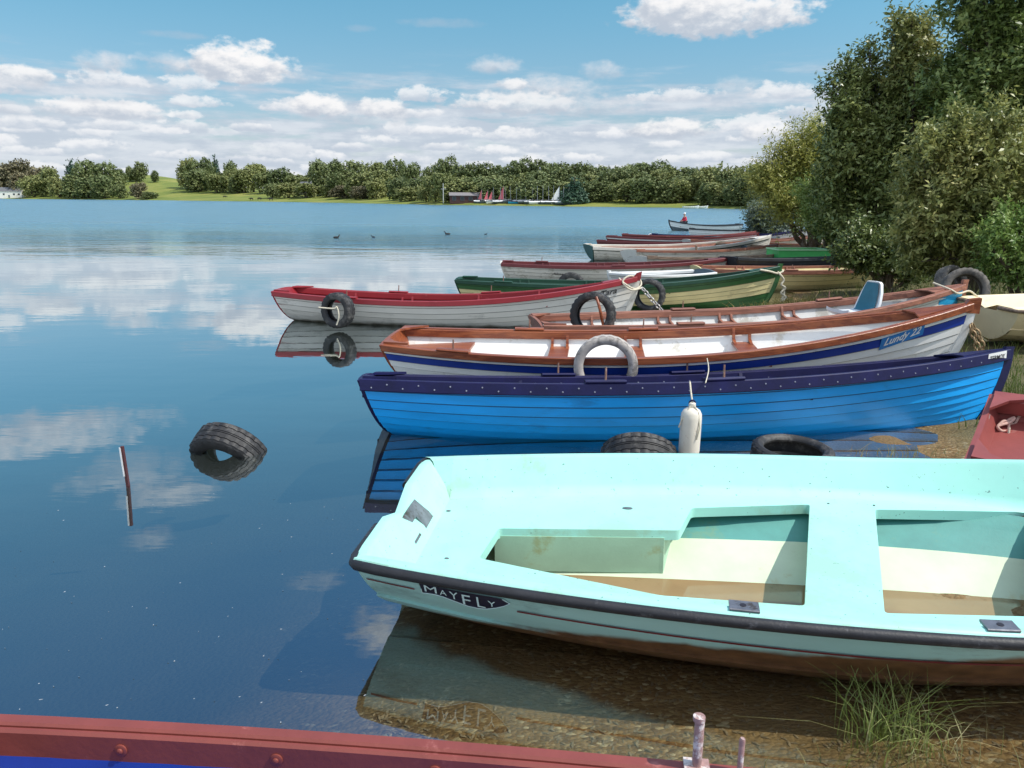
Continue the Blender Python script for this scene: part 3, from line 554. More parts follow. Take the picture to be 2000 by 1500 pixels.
for px, top, w, Y, k in [(690, 314, 56, 380, 'far'), (655, 323, 40, 390, 'far'), (725, 324, 44, 380, 'farlight'), (770, 316, 60, 370, 'far'), (805, 322, 40, 370, 'far'), (842, 320, 40, 360, 'far'), (872, 320, 40, 350, 'far'), (660, 340, 44, 350, 'far'), (705, 338, 50, 340, 'farlight'), (745, 336, 44, 340, 'farlight'), (640, 362, 34, 340, 'farlight'), (668, 366, 40, 332, 'farbrown'), (708, 368, 44, 322, 'farbrown'), (735, 352, 44, 320, 'farlight'), (780, 352, 44, 308, 'far'), (800, 364, 40, 296, 'farlight'), (850, 345, 44, 290, 'farlight'), (832, 362, 34, 290, 'farlight'), (690, 350, 30, 335, 'farlight'), (815, 350, 36, 310, 'far'), (870, 340, 44, 285, 'farlight')]: far_tree(px, top, w, 9 + (Y - 285) * 0.75, k, l3, G3)
G4 = "trees of the far wood"; l4 = "broad tree in the dense wood behind the dinghy park"
for k in range(17): far_tree(905 + k * 29 + _fr.uniform(-5, 5), 322 + _fr.uniform(-5, 6) + (4 if k > 13 else 0), 56, 46 + _fr.uniform(-8, 8), 'far', l4, G4)
for k in range(15): far_tree(895 + k * 33 + _fr.uniform(-5, 5), 338 + _fr.uniform(-4, 8), 58, 27 + _fr.uniform(-6, 6), 'far' if k % 4 else 'farlight', l4, G4)
for k in range(13): far_tree(900 + k * 36 + _fr.uniform(-5, 5), 352 + _fr.uniform(-4, 8), 56, 13 + _fr.uniform(-3, 3), 'far' if k % 3 else 'farlight', l4, G4)
far_tree(1122, 352, 48, 5, 'conifer', "broad dark conifer at the water beside the white sail", None, "conifer_tree")
G5 = "trees on the headland to the right"; l5 = "olive-green tree on the headland left of the yellow willow"
for px, top, w, Y, k in [(1345, 345, 44, 224, 'far'), (1372, 338, 50, 210, 'farlight'), (1395, 330, 52, 205, 'farlight'), (1430, 326, 56, 200, 'farlight'), (1465, 325, 56, 200, 'farlight'), (1500, 322, 60, 200, 'farlight'), (1540, 320, 60, 198, 'farlight'), (1385, 362, 44, 190, 'far'), (1415, 355, 50, 188, 'farlight'), (1450, 352, 54, 186, 'far'), (1490, 350, 56, 186, 'farlight'), (1530, 350, 56, 186, 'far'), (1405, 376, 40, 184, 'far'), (1440, 376, 44, 182, 'far'), (1478, 374, 44, 180, 'far'), (1515, 372, 44, 180, 'far'), (1420, 340, 40, 196, 'far'), (1350, 338, 36, 240, 'far'), (1325, 336, 40, 250, 'far')]: far_tree(px, top, w, 4 + (Y - 180) * 0.7, k, l5, G5)

# ------------------------------------------------------------------ boats
class Hull:
    """clinker hull in its own space: x from stern (0) to stem (L), y to port, z up from the waterline"""
    def __init__(s, L, B, tf, zst, zm, zb, um=.38, draft=.13, ks=.02, kb=.0, rake_s=.20, rake_b=.26, n=9, step=.016, pb=2.4, full=1.0):
        s.__dict__.update(locals()); del s.__dict__['s']
    def sheer(s, u):
        if u < s.um:
            q = (s.um - u) / s.um; return s.B / 2 * (1 - (1 - s.tf) * q * q), s.zm + (s.zst - s.zm) * q * q
        q = (u - s.um) / (1 - s.um); return s.B / 2 * max(0.0, 1 - q ** s.pb), s.zm + (s.zb - s.zm) * q * q
    def pt(s, u, v, side=-1, off=0.0):
        b, zs = s.sheer(u); um = s.um
        zk = -s.draft + (s.draft - s.ks) * ((um - u) / um) ** 2 if u < um else -s.draft + (s.draft + s.kb) * ((u - um) / (1 - um)) ** 3
        k = 0.22 + 0.66 * min(1, max(0, (u - 0.45) / 0.55)) ** 1.3; th = v * math.pi / 2
        y = b * ((1 - k) * math.sin(th) ** s.full + k * v); z = zk + (zs - zk) * ((1 - k) * (1 - math.cos(th)) * 1.0 + k * v)
        x = u * s.L + s.rake_s * (1 - v) * (1 - u) ** 5 - s.rake_b * (1 - v) ** 1.6 * u ** 7
        if off:
            ny, nz = math.cos(th * 0.6 - 0.2), -math.sin(max(0, 1.1 - th)); n = math.hypot(ny, nz); y += off * ny / n; z += off * nz / n
        return np.array([x, side * max(0.0, y), z])
    def v_at(s, u, z):
        lo, hi = 0.0, 1.0
        for _ in range(30):
            m = (lo + hi) / 2
            if s.pt(u, m)[2] < z: lo = m
            else: hi = m
        return (lo + hi) / 2
    def ypos(s, u, z): return abs(s.pt(u, s.v_at(u, z))[1])
US = np.concatenate([np.linspace(0, .8, 27), np.linspace(.82, 1, 14)])

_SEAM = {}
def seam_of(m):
    """darkened copy of paint m, standing for the shade under the plank laps"""
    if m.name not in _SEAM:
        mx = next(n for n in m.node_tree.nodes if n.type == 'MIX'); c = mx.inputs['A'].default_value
        _SEAM[m.name] = pm(m.name + "_lap_shade", tuple(x * .30 + .01 for x in c[:3]), .7, .25, 12)
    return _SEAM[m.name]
def hull_mesh(H, outer, inner, strake_mat, name="hull", parent=None, th=.020, seam=.030):
    """outer planking with lapped steps, inner skin, joined at the sheer; strake_mat: list of material numbers from keel to sheer"""
    mb = MB(); n = H.n; no = len(outer)
    for side in (-1, 1):
        P = []; mats = []
        for k in range(n):
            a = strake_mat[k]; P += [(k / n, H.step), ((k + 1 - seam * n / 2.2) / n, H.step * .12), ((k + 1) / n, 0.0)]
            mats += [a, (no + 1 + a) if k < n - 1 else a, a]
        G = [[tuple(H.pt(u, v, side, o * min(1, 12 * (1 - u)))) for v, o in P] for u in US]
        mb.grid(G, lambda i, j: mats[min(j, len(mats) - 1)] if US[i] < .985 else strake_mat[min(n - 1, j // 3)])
        Gi = [[tuple(np.array(H.pt(u, 1 - k / 10, side, -th))) for k in range(11)] for u in US[:-2]]
        mb.grid(Gi, no)
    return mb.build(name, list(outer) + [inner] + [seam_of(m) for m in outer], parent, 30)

def rail_path(H, side, us, dz=0.0, dy=0.0):
    out = []
    P = [np.array([u * H.L, side * max(0.0, H.sheer(u)[0] + dy), H.sheer(u)[1] + dz]) for u in us]
    for i, p in enumerate(P):
        t = P[min(i + 1, len(P) - 1)] - P[max(i - 1, 0)]; a = np.array([t[1], -t[0], 0.0]) * (-side); a /= np.linalg.norm(a)
        if a[1] * side < 0: a = -a
        out.append((p, a, np.array([0, 0, 1.0])))
    return out
def chamfer(x0, x1, z0, z1, c=.006): return [(x0 + c, z0), (x1 - c, z0), (x1, z0 + c), (x1, z1 - c), (x1 - c, z1), (x0 + c, z1), (x0, z1 - c), (x0, z0 + c)]

def wood_boat(name, label, pose, H, outer, strakes, inner, rail, transom_m, group, seats=None, band=.055, bw=.03, inw=.035, floor_z=.05, thw=(.24, .46, .70), thw_m=None, stem_m=None, stem_up=.05,
              knee=True, inrail=None, blocks=(), block_m=None, transom_top=.03, stud=None, studm=None, bench=True, inband=.05, in_dy=-.055):
    x0, y0, hd, heel, trim, z0 = pose
    t = thing(name, label, "boat", (x0, y0, z0), (heel, -trim, hd), group)
    hull = hull_mesh(H, outer, inner, strakes, parent=t)
    us = np.concatenate([np.linspace(0, .85, 30), np.linspace(.87, .995, 12)])
    for side in (-1, 1):
        mb = MB(); mb.sweep(rail_path(H, side, us), chamfer(-inw, bw, -band, .014))
        if inband > band: mb.sweep(rail_path(H, side, us[:-5], 0, in_dy), chamfer(-.02, .0, -inband, .006))
        if stud:
            g = random.Random(3)
            for i, u in enumerate(np.arange(.015, .97, stud / H.L)):
                b, z = H.sheer(u); dz = -.022 if i % 2 else -.048
                mb.ball((u * H.L, side * (b + bw + .001), z + dz), .0065, 1, 6, 4, (1, .6, 1))
                mb.ball((u * H.L + .03, side * (b - .077), z + dz - .03), .0075, 1, 6, 4, (1, .6, 1))
        mb.build("gunwale", [rail] + ([studm] if stud else []), t, 35)
    # transom board
    sec = [H.pt(0, v, 1) for v in np.linspace(1, 0, 12)] + [H.pt(0, v, -1) for v in np.linspace(0, 1, 12)][1:]
    top = [np.array([0, -H.sheer(0)[0] * q, H.sheer(0)[1] + transom_top * (1 - q * q) + .004]) for q in np.linspace(1, -1, 9)][1:-1]
    mb = MB(); mb.prism([p + np.array([-.028, 0, 0]) for p in sec + top], (.034, 0, 0)); tr = mb.build("transom", transom_m, t, 30)
    # stem
    mb = MB(); vs = np.linspace(0, 1, 14); stp = [H.pt(1, v, 1) for v in vs]; stp.append(stp[-1] + np.array([.012, 0, stem_up]))
    mb.sweep([(p, np.array([0, 1.0, 0]), np.array([1.0, 0, 0])) for p in stp], [(-.022, -.05), (.022, -.05), (.022, .012), (.012, .03), (-.012, .03), (-.022, .012)]); mb.build("stem", stem_m or rail, t, 30)
    # floor boards
    fu = np.linspace(.05, .86, 22); G = [[(u * H.L, y, floor_z) for y in np.linspace(-1, 1, 7) * (H.ypos(u, floor_z) - .012)] for u in fu]
    MB_ = MB(); MB_.grid(G); MB_.build("floorboards", inner if not seats else seats, t, 0)
    tm = thw_m or rail
    if bench:
        mb = MB(); z = H.sheer(.04)[1] - .15; bu = [.012, .05, .09, .135]
        mb.prism([(u * H.L, H.ypos(u, z) - .02, z) for u in bu] + [(u * H.L, -(H.ypos(u, z) - .02), z) for u in bu[::-1]], (0, 0, -.025)); mb.build("stern_seat", tm, t, 30)
        for sd_ in (-1, 1):
            mb = MB(); b, z = H.sheer(.0); mb.prism([(.008, sd_ * (b - .03), z + .012), (.26, sd_ * (H.sheer(.26 / H.L)[0] - .035), z + .006), (.10, sd_ * (b - .10), z + .006), (.008, sd_ * (b - .24), z + .012)], (0, 0, .02))
            mb.build("quarter_knee", tm, t, 30)
    for u in thw:
        z = H.sheer(u)[1] - .16; y = H.ypos(u, z) - .018; x = u * H.L
        mb = MB(); mb.box((x, 0, z), (.20, 2 * y, .026)); th_o = mb.build("thwart", tm, t, 30)
        if knee:
            for sd_ in (-1, 1):
                for dx in (-.08, .08):
                    mb = MB(); yy = H.ypos(u, z + .10) - .012
                    mb.prism([(x + dx - .014, sd_ * (yy - .19), z + .014), (x + dx - .014, sd_ * (yy - .07), z + .045), (x + dx - .014, sd_ * (yy - .035), H.sheer(u)[1] - .005), (x + dx - .014, sd_ * yy, H.sheer(u)[1] - .005), (x + dx - .014, sd_ * (y + .002), z + .014)], (.028, 0, 0))
                    mb.build("thwart_knee", tm, th_o, 30)
    # breasthook
    mb = MB(); ub = .90; b, z = H.sheer(ub); zb = H.sheer(.985)[1]
    mb.prism([(ub * H.L, b - .03, z + .012), (ub * H.L + .04, 0, z + .02), (ub * H.L, -b + .03, z + .012), (.99 * H.L, 0, zb + .012)], (0, 0, .014)); mb.build("breasthook", tm, t, 30)
    for u, sd_ in blocks:
        mb = MB(); p = rail_path(H, sd_, [u - .028, u - .02, u, u + .02, u + .028])
        mb.sweep(p, chamfer(-inw - .02, bw + .006, .012, .038, .01)); ob = mb.build("rowlock_block", block_m or tm, t, 35)
        b, z = H.sheer(u); mb = MB(); mb.tube([(u * H.L, sd_ * b, z + .02), (u * H.L + .004, sd_ * b, z + .13)], [.009, .007], 8); mb.build("rowlock_pin", MT['rust'], ob, 40)
    t['_'] = 0; del t['_']
    return t, hull

def on_hull(H, pts, side=-1, off=.016, v_drop=True):
    """(x, drop below sheer along the planking) -> point just outside the hull"""
    out = []
    for x, d in pts:
        u = x / H.L
        for _ in range(3):
            v = max(0.05, 1 - d / max(.15, H.sheer(u)[1] + .12)); xx = H.pt(u, v)[0]; u += (x - xx) / H.L; u = min(.999, max(0, u))
        out.append(H.pt(u, v, side, off))
    return out
def hull_text(H, txt, xa, xb, drop_top, drop_bot, parent, mat, shear=0., bold=0., off=.017, name="lettering", tilt=0.0):
    vs, fs = text_mesh(txt, shear, 0, bold); mn, mx = vs.min(0), vs.max(0); q = (vs - mn) / (mx - mn)
    P = on_hull(H, [(xa + a * (xb - xa), drop_bot + (drop_top - drop_bot) * b - tilt * (a - .5)) for a, b in q], -1, off)
    mb = MB(); mb.add(P, fs); return mb.build(name, mat, parent, 0, False)
def hull_patch(H, xa, xb, d0a, d0b, d1a, d1b, parent, mat, name, off=.013, n=14):
    """a plate or painted strip following the hull: upper edge drops d0a->d0b, lower edge d1a->d1b"""
    G = []
    for i in range(n + 1):
        s = i / n; G.append([tuple(p) for p in on_hull(H, [(xa + s * (xb - xa), (d0a + s * (d0b - d0a)) * (1 - k) + (d1a + s * (d1b - d1a)) * k) for k in (0, .33, .66, 1)], -1, off)])
    mb = MB(); mb.grid(G); return mb.build(name, mat, parent, 0)
GB = "rowing boats moored along the shore"
def pose(p): return (p[0], p[1], p[2], p[9], p[10], 0.0)
P_BLUE = [-1.128, 5.859, 0.063, 5.293, 1.329, 0.713, 0.427, 0.377, 0.586, -0.183, 0.006]
P_WHITE = [-1.191, 7.717, -0.108, 5.525, 1.343, 0.68, 0.442, 0.358, 0.745, 0.025, 0.027]
P_TARA = [-3.456, 11.654, -0.105, 5.286, 1.346, 0.718, 0.451, 0.38, 0.771, -0.04, -0.008]
P_WOOD = [0.289, 9.009, 0.142, 5.534, 1.319, 0.738, 0.409, 0.392, 0.713, -0.02, 0.014]
P_GREEN = [-0.949, 13.794, -0.084, 5.576, 1.344, 0.717, 0.418, 0.382, 0.744, -0.039, -0.006]
P_MW = [-0.25, 17.518, -0.012, 5.112, 1.345, 0.72, 0.419, 0.383, 0.562, -0.024, -0.001]
P_CREAM = [3.867, 16.293, -0.003, 4.397, 1.397, 0.75, 0.445, 0.428, 0.553, -0.019, -0.002]
def mkhull(p, **k): return Hull(p[3], p[4], p[5], p[6], p[7], p[8], **k)

# blue boat
H = mkhull(P_BLUE, draft=.15, n=9, kb=-.02)
HB = H
blue, blue_h = wood_boat("rowing_boat", "bright blue clinker boat with a studded navy gunwale behind the mint dinghy", pose(P_BLUE), H, [MT['blue']], [0] * 9, MT['blue_in'], MT['navy'], MT['navy'], GB,
    band=.075, bw=.032, inw=.04, floor_z=.15, thw=(.22, .42, .62), stem_m=MT['navy'], stem_up=.03, stud=.115, studm=pm('worn_stud', (0.22, 0.23, 0.30), .5), inband=.13, blocks=((.335, -1), (.50, -1), (.30, 1), (.52, 1)), block_m=MT['navy'])
pl = hull_patch(H, 4.99, 5.215, -.010, -.010, .070, .070, blue, MT['sign'], "name_plate", .040, 6)
hull_text(H, "TERMOY", 5.010, 5.195, .012, .052, pl, MT['ink'], 0, .012, .0430, "lettering")

# white boat with the blue stripe
H = mkhull(P_WHITE, draft=.13, n=9); HW = H
white, white_h = wood_boat("rowing_boat", "white clinker boat with a royal blue stripe and varnished trim, behind the bright blue boat", pose(P_WHITE), H, [MT['white'], MT['stripe']], [0] * 7 + [1, 0], MT['white_in'], MT['varnish'], MT['varnish'], GB,
    band=.05, bw=.03, inw=.03, floor_z=.07, thw=(.30, .44, .64), thw_m=MT['varnish'], stem_m=MT['white'], stem_up=.0, inband=.075, blocks=((.24, 1), (.46, 1), (.13, -1)), seats=MT['white_in'], transom_top=.02)
mb = MB(); tp = H.pt(1, 1, 1); mb.prism([(tp[0] - .14, -.05, tp[2] - .075), (tp[0] + .05, -.018, tp[2] - .095), (tp[0] + .06, -.018, tp[2] + .05), (tp[0] - .05, -.03, tp[2] + .04)], (0, .06, 0)); mb.build("stem_cap", MT['varnish'], white, 30)
pl = hull_patch(H, 4.62, 5.03, .075, .055, .185, .15, white, MT['signblue'], "name_board", .016, 8)
hull_text(H, "Lundy 22", 4.655, 5.0, .070, .160, pl, MT['sign'], .35, .022, .0195, "lettering", .03)

# boat with the swivel seat
H = mkhull(P_WOOD, draft=.13, n=9)
woodb, _ = wood_boat("rowing_boat", "worn timber-railed boat with a pale blue bow tip, carrying the swivel seat", pose(P_WOOD), H, [MT['offwhite'], MT['ltblue']], [0, 0, 0, 0, 0, 0, 0, 0, 0], MT['greyin'], MT['wornwood'], MT['wornwood'], GB,
    band=.05, bw=.03, inw=.035, floor_z=.09, thw=(.13, .32, .47, .62), thw_m=MT['wornwood'], stem_m=MT['wornwood'], stem_up=.06, inband=.07, blocks=((.37, 1), (.72, 1), (.30, -1)))
hull_patch(H, 5.06, 5.49, .055, .052, .16, .26, woodb, MT['ltblue'], "bow_paint", .012, 8)
HWD = H

# red and white boat
H = mkhull(P_TARA, draft=.11, n=8, step=.012); HT = H
tara, _ = wood_boat("rowing_boat", "off-white clinker boat with a crimson gunwale and a tyre hung at its stern", pose(P_TARA), H, [hull_stain('offwhite_hull_with_stain', (0.66, 0.63, 0.58), (0.20, 0.18, 0.14), .0, .06)], [0] * 8, MT['crimson'], MT['crimson'], MT['crimson'], GB,
    band=.06, bw=.03, inw=.035, floor_z=.07, thw=(.16, .33, .56, .74), thw_m=MT['crimson'], stem_m=MT['offwhite'], stem_up=.0, inband=.08, blocks=((.30, 1), (.58, 1), (.22, -1)))
mb = MB(); tp = H.pt(1, 1, 1); mb.prism([(tp[0] - .12, -.035, tp[2] - .06), (tp[0] + .03, -.02, tp[2] - .05), (tp[0] + .05, -.02, tp[2] + .08), (tp[0] - .02, -.03, tp[2] + .06)], (0, .055, 0)); mb.build("stem_cap", MT['crimson'], tara, 30)
hull_text(H, "Tara", 4.76, 4.985, .085, .165, tara, MT['ink'], .3, .01, .016, "lettering", .0)

# green and cream boat
H = mkhull(P_GREEN, draft=.11, n=9, step=.011)
green, _ = wood_boat("rowing_boat", "green clinker boat with cream planks, between the crimson-railed boat and the cream boat", pose(P_GREEN), H, [MT['green'], MT['cream']], [0, 0, 0, 0, 1, 1, 1, 0, 0], MT['dkgreen'], MT['dkgreen'], MT['dkgreen'], GB,
    band=.05, floor_z=.06, thw=(.2, .42, .64), thw_m=MT['dkgreen'], stem_m=MT['green'], stem_up=.05, blocks=((.15, -1),))

# cream boat under the trees
H = mkhull(P_CREAM, draft=.10, n=7, step=.012)
cream, _ = wood_boat("rowing_boat", "pale cream clinker boat with a timber rail, its bow shaded by the trees", pose(P_CREAM), H, [MT['cream']], [0] * 7, MT['cream'], MT['wornwood'], MT['cream'], GB, band=.07, floor_z=.06, thw=(.25, .5, .7), stem_up=.04, blocks=((.4, -1),))

# maroon-railed white boat
H = mkhull(P_MW, draft=.11, n=8, step=.011)
mwb, _ = wood_boat("rowing_boat", "white clinker boat with a dark maroon gunwale, its stern beyond the green boat's stern", pose(P_MW), H, [MT['offwhite']], [0] * 8, MT['maroon'], MT['maroon'], MT['offwhite'], GB, band=.06, floor_z=.06, thw=(.2, .45, .66), stem_m=MT['maroon'], stem_up=.02, blocks=((.18, 1), (.5, -1)))
hull_text(H, "Alma", 1.12, 1.36, .11, .15, mwb, MT['ink'], .3, .01, .014)

# small grey-sterned tender, stern towards the trees
p = at(1362, 575, 0.0); H = Hull(2.1, 1.0, .8, .40, .38, .42, draft=.08, n=6)
tender, _ = wood_boat("small_tender", "short white tender with a notched slate-grey stern, in front of the maroon-railed white boat", (3.78, 15.25, R(200), 0.02, 0, 0.05), H, [MT['white']], [0] * 6, MT['slate'], MT['white'], MT['slate'], GB, band=.035, floor_z=.06, thw=(.35, .6), knee=False, bench=False, transom_top=.05)

# far boats drawn up along the shore: own colours, one place each
def far_boat(label, stern_px, bow_px, zs, mats, rail, inner, L=None, heel=0.0, B=1.35, zb=.66, transom=None, strakes=None, floor=.06, thw_m=None, name="rowing_boat", stem_up=.03, band=.055, zst=.44, zm=.39):
    a = at(*stern_px, zst); dx = at(*bow_px, zb); hd = math.atan2(dx[1] - a[1], dx[0] - a[0]); L = L or math.hypot(dx[0] - a[0], dx[1] - a[1]); hd = max(-.30, min(.45, hd)) if abs(hd) < 1.6 else hd
    H = Hull(L, B, .72, zst, zm, zb, draft=.11, n=7, step=.012); b0 = H.sheer(0)[0]
    sg = 1 if abs(hd) < 1.6 else -1; x0, y0 = a[0] - math.sin(hd) * b0 * sg, a[1] + math.cos(hd) * b0 * sg
    st = strakes or [0] * 7
    return wood_boat(name, label, (x0, y0, hd, heel, zs, 0.0), H, mats, st, inner, rail, transom or mats[0], GB, band=band, floor_z=floor, thw=(.22, .45, .66), thw_m=thw_m or rail, stem_up=stem_up, knee=False)[0]
far_boat("weathered boat with a timber rail and pale dusty inside, beside the short mooring post", (1266, 506), (1480, 494), 0.0, [MT['offwhite']], MT['wood_weather'], MT['white_in'], 4.6, -.10, 1.5, .55)
far_boat("black-hulled flat boat lying in the shade under the bright green punt", (1442, 506), (1640, 503), 0.0, [MT['black']], MT['black'], MT['black'], 3.3, -.06, 1.1, .57, zst=.57, zm=.53)
far_boat("long white-railed boat with a dark green stern, sticking out past the maroon boats' sterns", (1158, 482), (1505, 463), 0.004, [MT['offwhite'], MT['dkgreen']], MT['offwhite'], MT['wornwood'], 6.0, .02, 1.5, .72, MT['dkgreen'], [0, 0, 0, 0, 0, 0, 1], band=.075)
far_boat("pale grey-railed old boat behind the bright green punt", (1460, 484), (1618, 474), 0.0, [MT['slate']], MT['wood_weather'], MT['wood_weather'], 4.2, -.06, 1.4, .62)
far_boat("dark maroon boat with a pink-worn rail, nearer of the two maroon boats", (1166, 471), (1430, 462), 0.0, [MT['maroon']], MT['maroon'], MT['maroon_pale'], 5.4, -.05, 1.45, .66)
far_boat("dark maroon boat with a white plank below its rail, farther of the two maroon boats", (1184, 462), (1420, 455), 0.0, [MT['maroon'], MT['white']], MT['maroon'], MT['maroon'], 5.6, -.04, 1.45, .66, None, [0, 0, 0, 0, 0, 0, 1])
far_boat("white boat with a brown rail, bow drawn up by the yellow willow", (1350, 470), (1556, 455), 0.004, [MT['offwhite']], MT['wornwood'], MT['maroon'], 5.4, -.05, 1.45, .72)
far_boat("dark-railed white boat beyond the maroon boats", (1268, 459), (1470, 447), 0.004, [MT['white']], MT['navy'], MT['black'], 6.2, 0, 1.5, .75)
far_boat("grey-blue boat low between the white sterns beside the willow", (1400, 464), (1500, 454), 0.0, [MT['slate']], MT['slate'], MT['ltblue'], 4.5, -.05, 1.5, .62)
far_boat("dark blue boat with a red rail beside the grey sallow shrub", (1440, 458), (1530, 449), 0.0, [MT['stripe']], MT['oxred'], MT['stripe'], 4.4, 0, 1.5, .7)
a = at(1452, 452, 0); Hp = Hull(4.5, 1.3, .72, .42, .34, .62, draft=.1, n=6, step=.012)
pb, _ = wood_boat("rowing_boat", "slim dark-railed white boat carrying the person in red, last in the row", (a[0], a[1] + .6, math.pi, 0, 0, 0), Hp, [MT['white'], MT['slate']], [1, 1, 1, 0, 0, 0], MT['greyin'], MT['black'], MT['slate'], GB, knee=False)

far_boat("pinkish worn boat just inside the white-railed boat, right of the mooring post", (1245, 492), (1500, 480), 0.0, [MT['offwhite']], MT['wornwood'], MT['offwhite'], 5.0, -.10, 1.3, .55)
far_boat("green-grey railed boat reaching right to the bank above the bright green punt", (1400, 478), (1620, 470), 0.0, [MT['green']], MT['wood_weather'], MT['greyin'], 5.0, -.08, 1.4, .64)
far_boat("short white boat with a rust-brown rail, nosed up to the willow", (1490, 466), (1560, 457), 0.0, [MT['offwhite']], MT['oxred'], MT['white_in'], 3.6, -.05, 1.3, .66)
far_boat("low white boat with a dark rail just right of the person in red", (1345, 447), (1455, 440), 0.0, [MT['white']], MT['black'], MT['white_in'], 5.4, -.04, 1.4, .72)

far_boat("maroon-railed boat with a dull pink inside, behind the dark maroon boats", (1215, 459), (1400, 452), 0.0, [MT['maroon']], MT['maroon_pale'], MT['maroon_pale'], 5.2, -.08, 1.4, .64)
far_boat("slate-hulled boat with a bare timber rail, close against the yellow willow", (1470, 475), (1590, 466), 0.0, [MT['slate']], MT['wornwood'], MT['greyin'], 4.0, -.08, 1.4, .62)
# bright green punt
a = aty(1520, 503, 19.3); t = thing("green_punt", "bright green flat-sided punt lying above the black boat by the bank", "punt", (a[0], a[1], .22), (0, 0, R(4)), GB)
Lp = (aty(1626, 503, 19.3) - a)[0]; wp = .8; hp = aty(1520, 488, 19.3)[2] - .22
mb = MB(); mb.prism([(0, 0, 0), (Lp, 0, 0), (Lp - .05, wp, 0), (.05, wp, 0)], (0, 0, .03)); mb.build("bottom", MT['brightgreen'], t, 0)
for nm, q in (("side_board", ((Lp / 2, .015, hp / 2), (Lp, .03, hp - .02))), ("side_board", ((Lp / 2, wp - .015, hp / 2), (Lp - .1, .03, hp - .02))), ("end_board", ((.015, wp / 2, hp / 2), (.03, wp - .06, hp - .02))), ("end_board", ((Lp - .015, wp / 2, hp / 2), (.03, wp - .06, hp - .02)))):
    mb = MB(); mb.box(*q); mb.build(nm, MT['brightgreen'], t, 30)
mb = MB()
for c, s_ in (((Lp / 2, .0, hp), (Lp + .06, .06, .03)), ((Lp / 2, wp, hp), (Lp, .05, .03)), ((.0, wp / 2, hp), (.06, wp - .06, .03)), ((Lp, wp / 2, hp), (.06, wp - .06, .03))): mb.box(c, s_)
mb.build("rail", pm('pale_green_rail', (0.30, 0.55, 0.30), .5), t, 30)

# maroon boat whose stern shows at the right edge
a = at(1945, 764, .56); b = aty(1893, 897, 4.42); hd = math.atan2(-(a[0] - b[0]), a[1] - b[1]); wdt = float(np.linalg.norm(a - b))
H = Hull(4.2, wdt / .93, .93, .46, .44, .66, draft=.10, n=8, step=.016); m_ = (a + b) / 2; mheel = math.asin((a[2] - b[2]) / wdt)
mar, _ = wood_boat("rowing_boat", "brick-maroon boat whose tilted stern shows between the blue bow and the mint dinghy", (m_[0] + .46 * math.sin(mheel) * -math.sin(hd), m_[1] + .46 * math.sin(mheel) * math.cos(hd), hd, mheel, 0.01, m_[2] - .46), H, [MT['maroon_pale']], [0] * 8, MT['maroon_pale'], MT['maroon_pale'], MT['maroon_pale'], GB,
    band=.05, bw=.03, inw=.05, floor_z=.12, thw=(.17, .4, .66), transom_top=-.02, inband=.10)
mb = MB(); mb.prism([(.012, .20, .44), (.012, .03, .36), (.012, -.06, .20), (.012, .05, .14), (.012, .16, .26)], (.004, 0, 0)); mb.build("bare_patch", MT['clear'], mar, 0)

# red-railed boat in the foreground: only its far gunwale is in view
a = at(0, 1386, .47); b = at(1430, 1522, .47); hd = math.atan2(b[1] - a[1], b[0] - a[0])
H = Hull(5.4, 1.42, .80, .49, .47, .80, um=.42, draft=.12, n=9); xm = 1.55
ca, sa = math.cos(hd), math.sin(hd); q0 = np.array([xm, H.sheer(xm / 5.4)[0] + .0]); tgt = (a + b)[:2] / 2
redb, red_h = wood_boat("rowing_boat", "navy-blue boat with a broad oxide-red inner rail across the bottom left corner of the view", (tgt[0] - (q0[0] * ca - q0[1] * sa), tgt[1] - (q0[0] * sa + q0[1] * ca), hd, 0, 0, 0), H, [MT['stripe']], [0] * 9, MT['stripe'], MT['oxred'], MT['stripe'], GB,
    band=.06, bw=.020, inw=.020, in_dy=-.018, floor_z=.06, thw=(.62, .8), thw_m=MT['oxred'], inband=.076, bench=True)
for u in np.arange(.035, .95, .40 / 5.4):
    bb, z = H.sheer(u); mb = MB(); M_ = Matrix.Translation((u * 5.4, bb - .0395, z - .034)) @ Matrix.Rotation(R(90), 4, 'X')
    mb.lathe([(.0165, -.002), (.0165, .002), (.013, .0035), (.008, .0035), (.0075, .007), (.004, .009), (.0005, .009)], 18, 0, M_); mb.build("rivet", MT['oxred'], redb, 40)
for px, top, r in ((1360, 1405, .0115), (1442, 1432, .007)):
    p = at(px, 1492, .49); d = np.array([p[0] - redb.location.x, p[1] - redb.location.y]); lx = d[0] * ca + d[1] * sa; bb, z = H.sheer(lx / 5.4); hh = .155 if r > .01 else .105
    mb = MB(); mb.tube([(lx, bb - .004, z - .01), (lx, bb - .004, z + hh * .96), (lx + .001, bb - .004, z + hh)], [r, r, r * .8], 12)
    if r > .01: mb.box((lx, bb - .004, z + .018), (.06, .045, .010)); mb.tube([(lx - .002, bb - .004, z + hh - .012), (lx - .002, bb - .004, z + hh)], r * 1.25, 12)
    mb.build("thole_pin", MT['pin'], redb, 40)

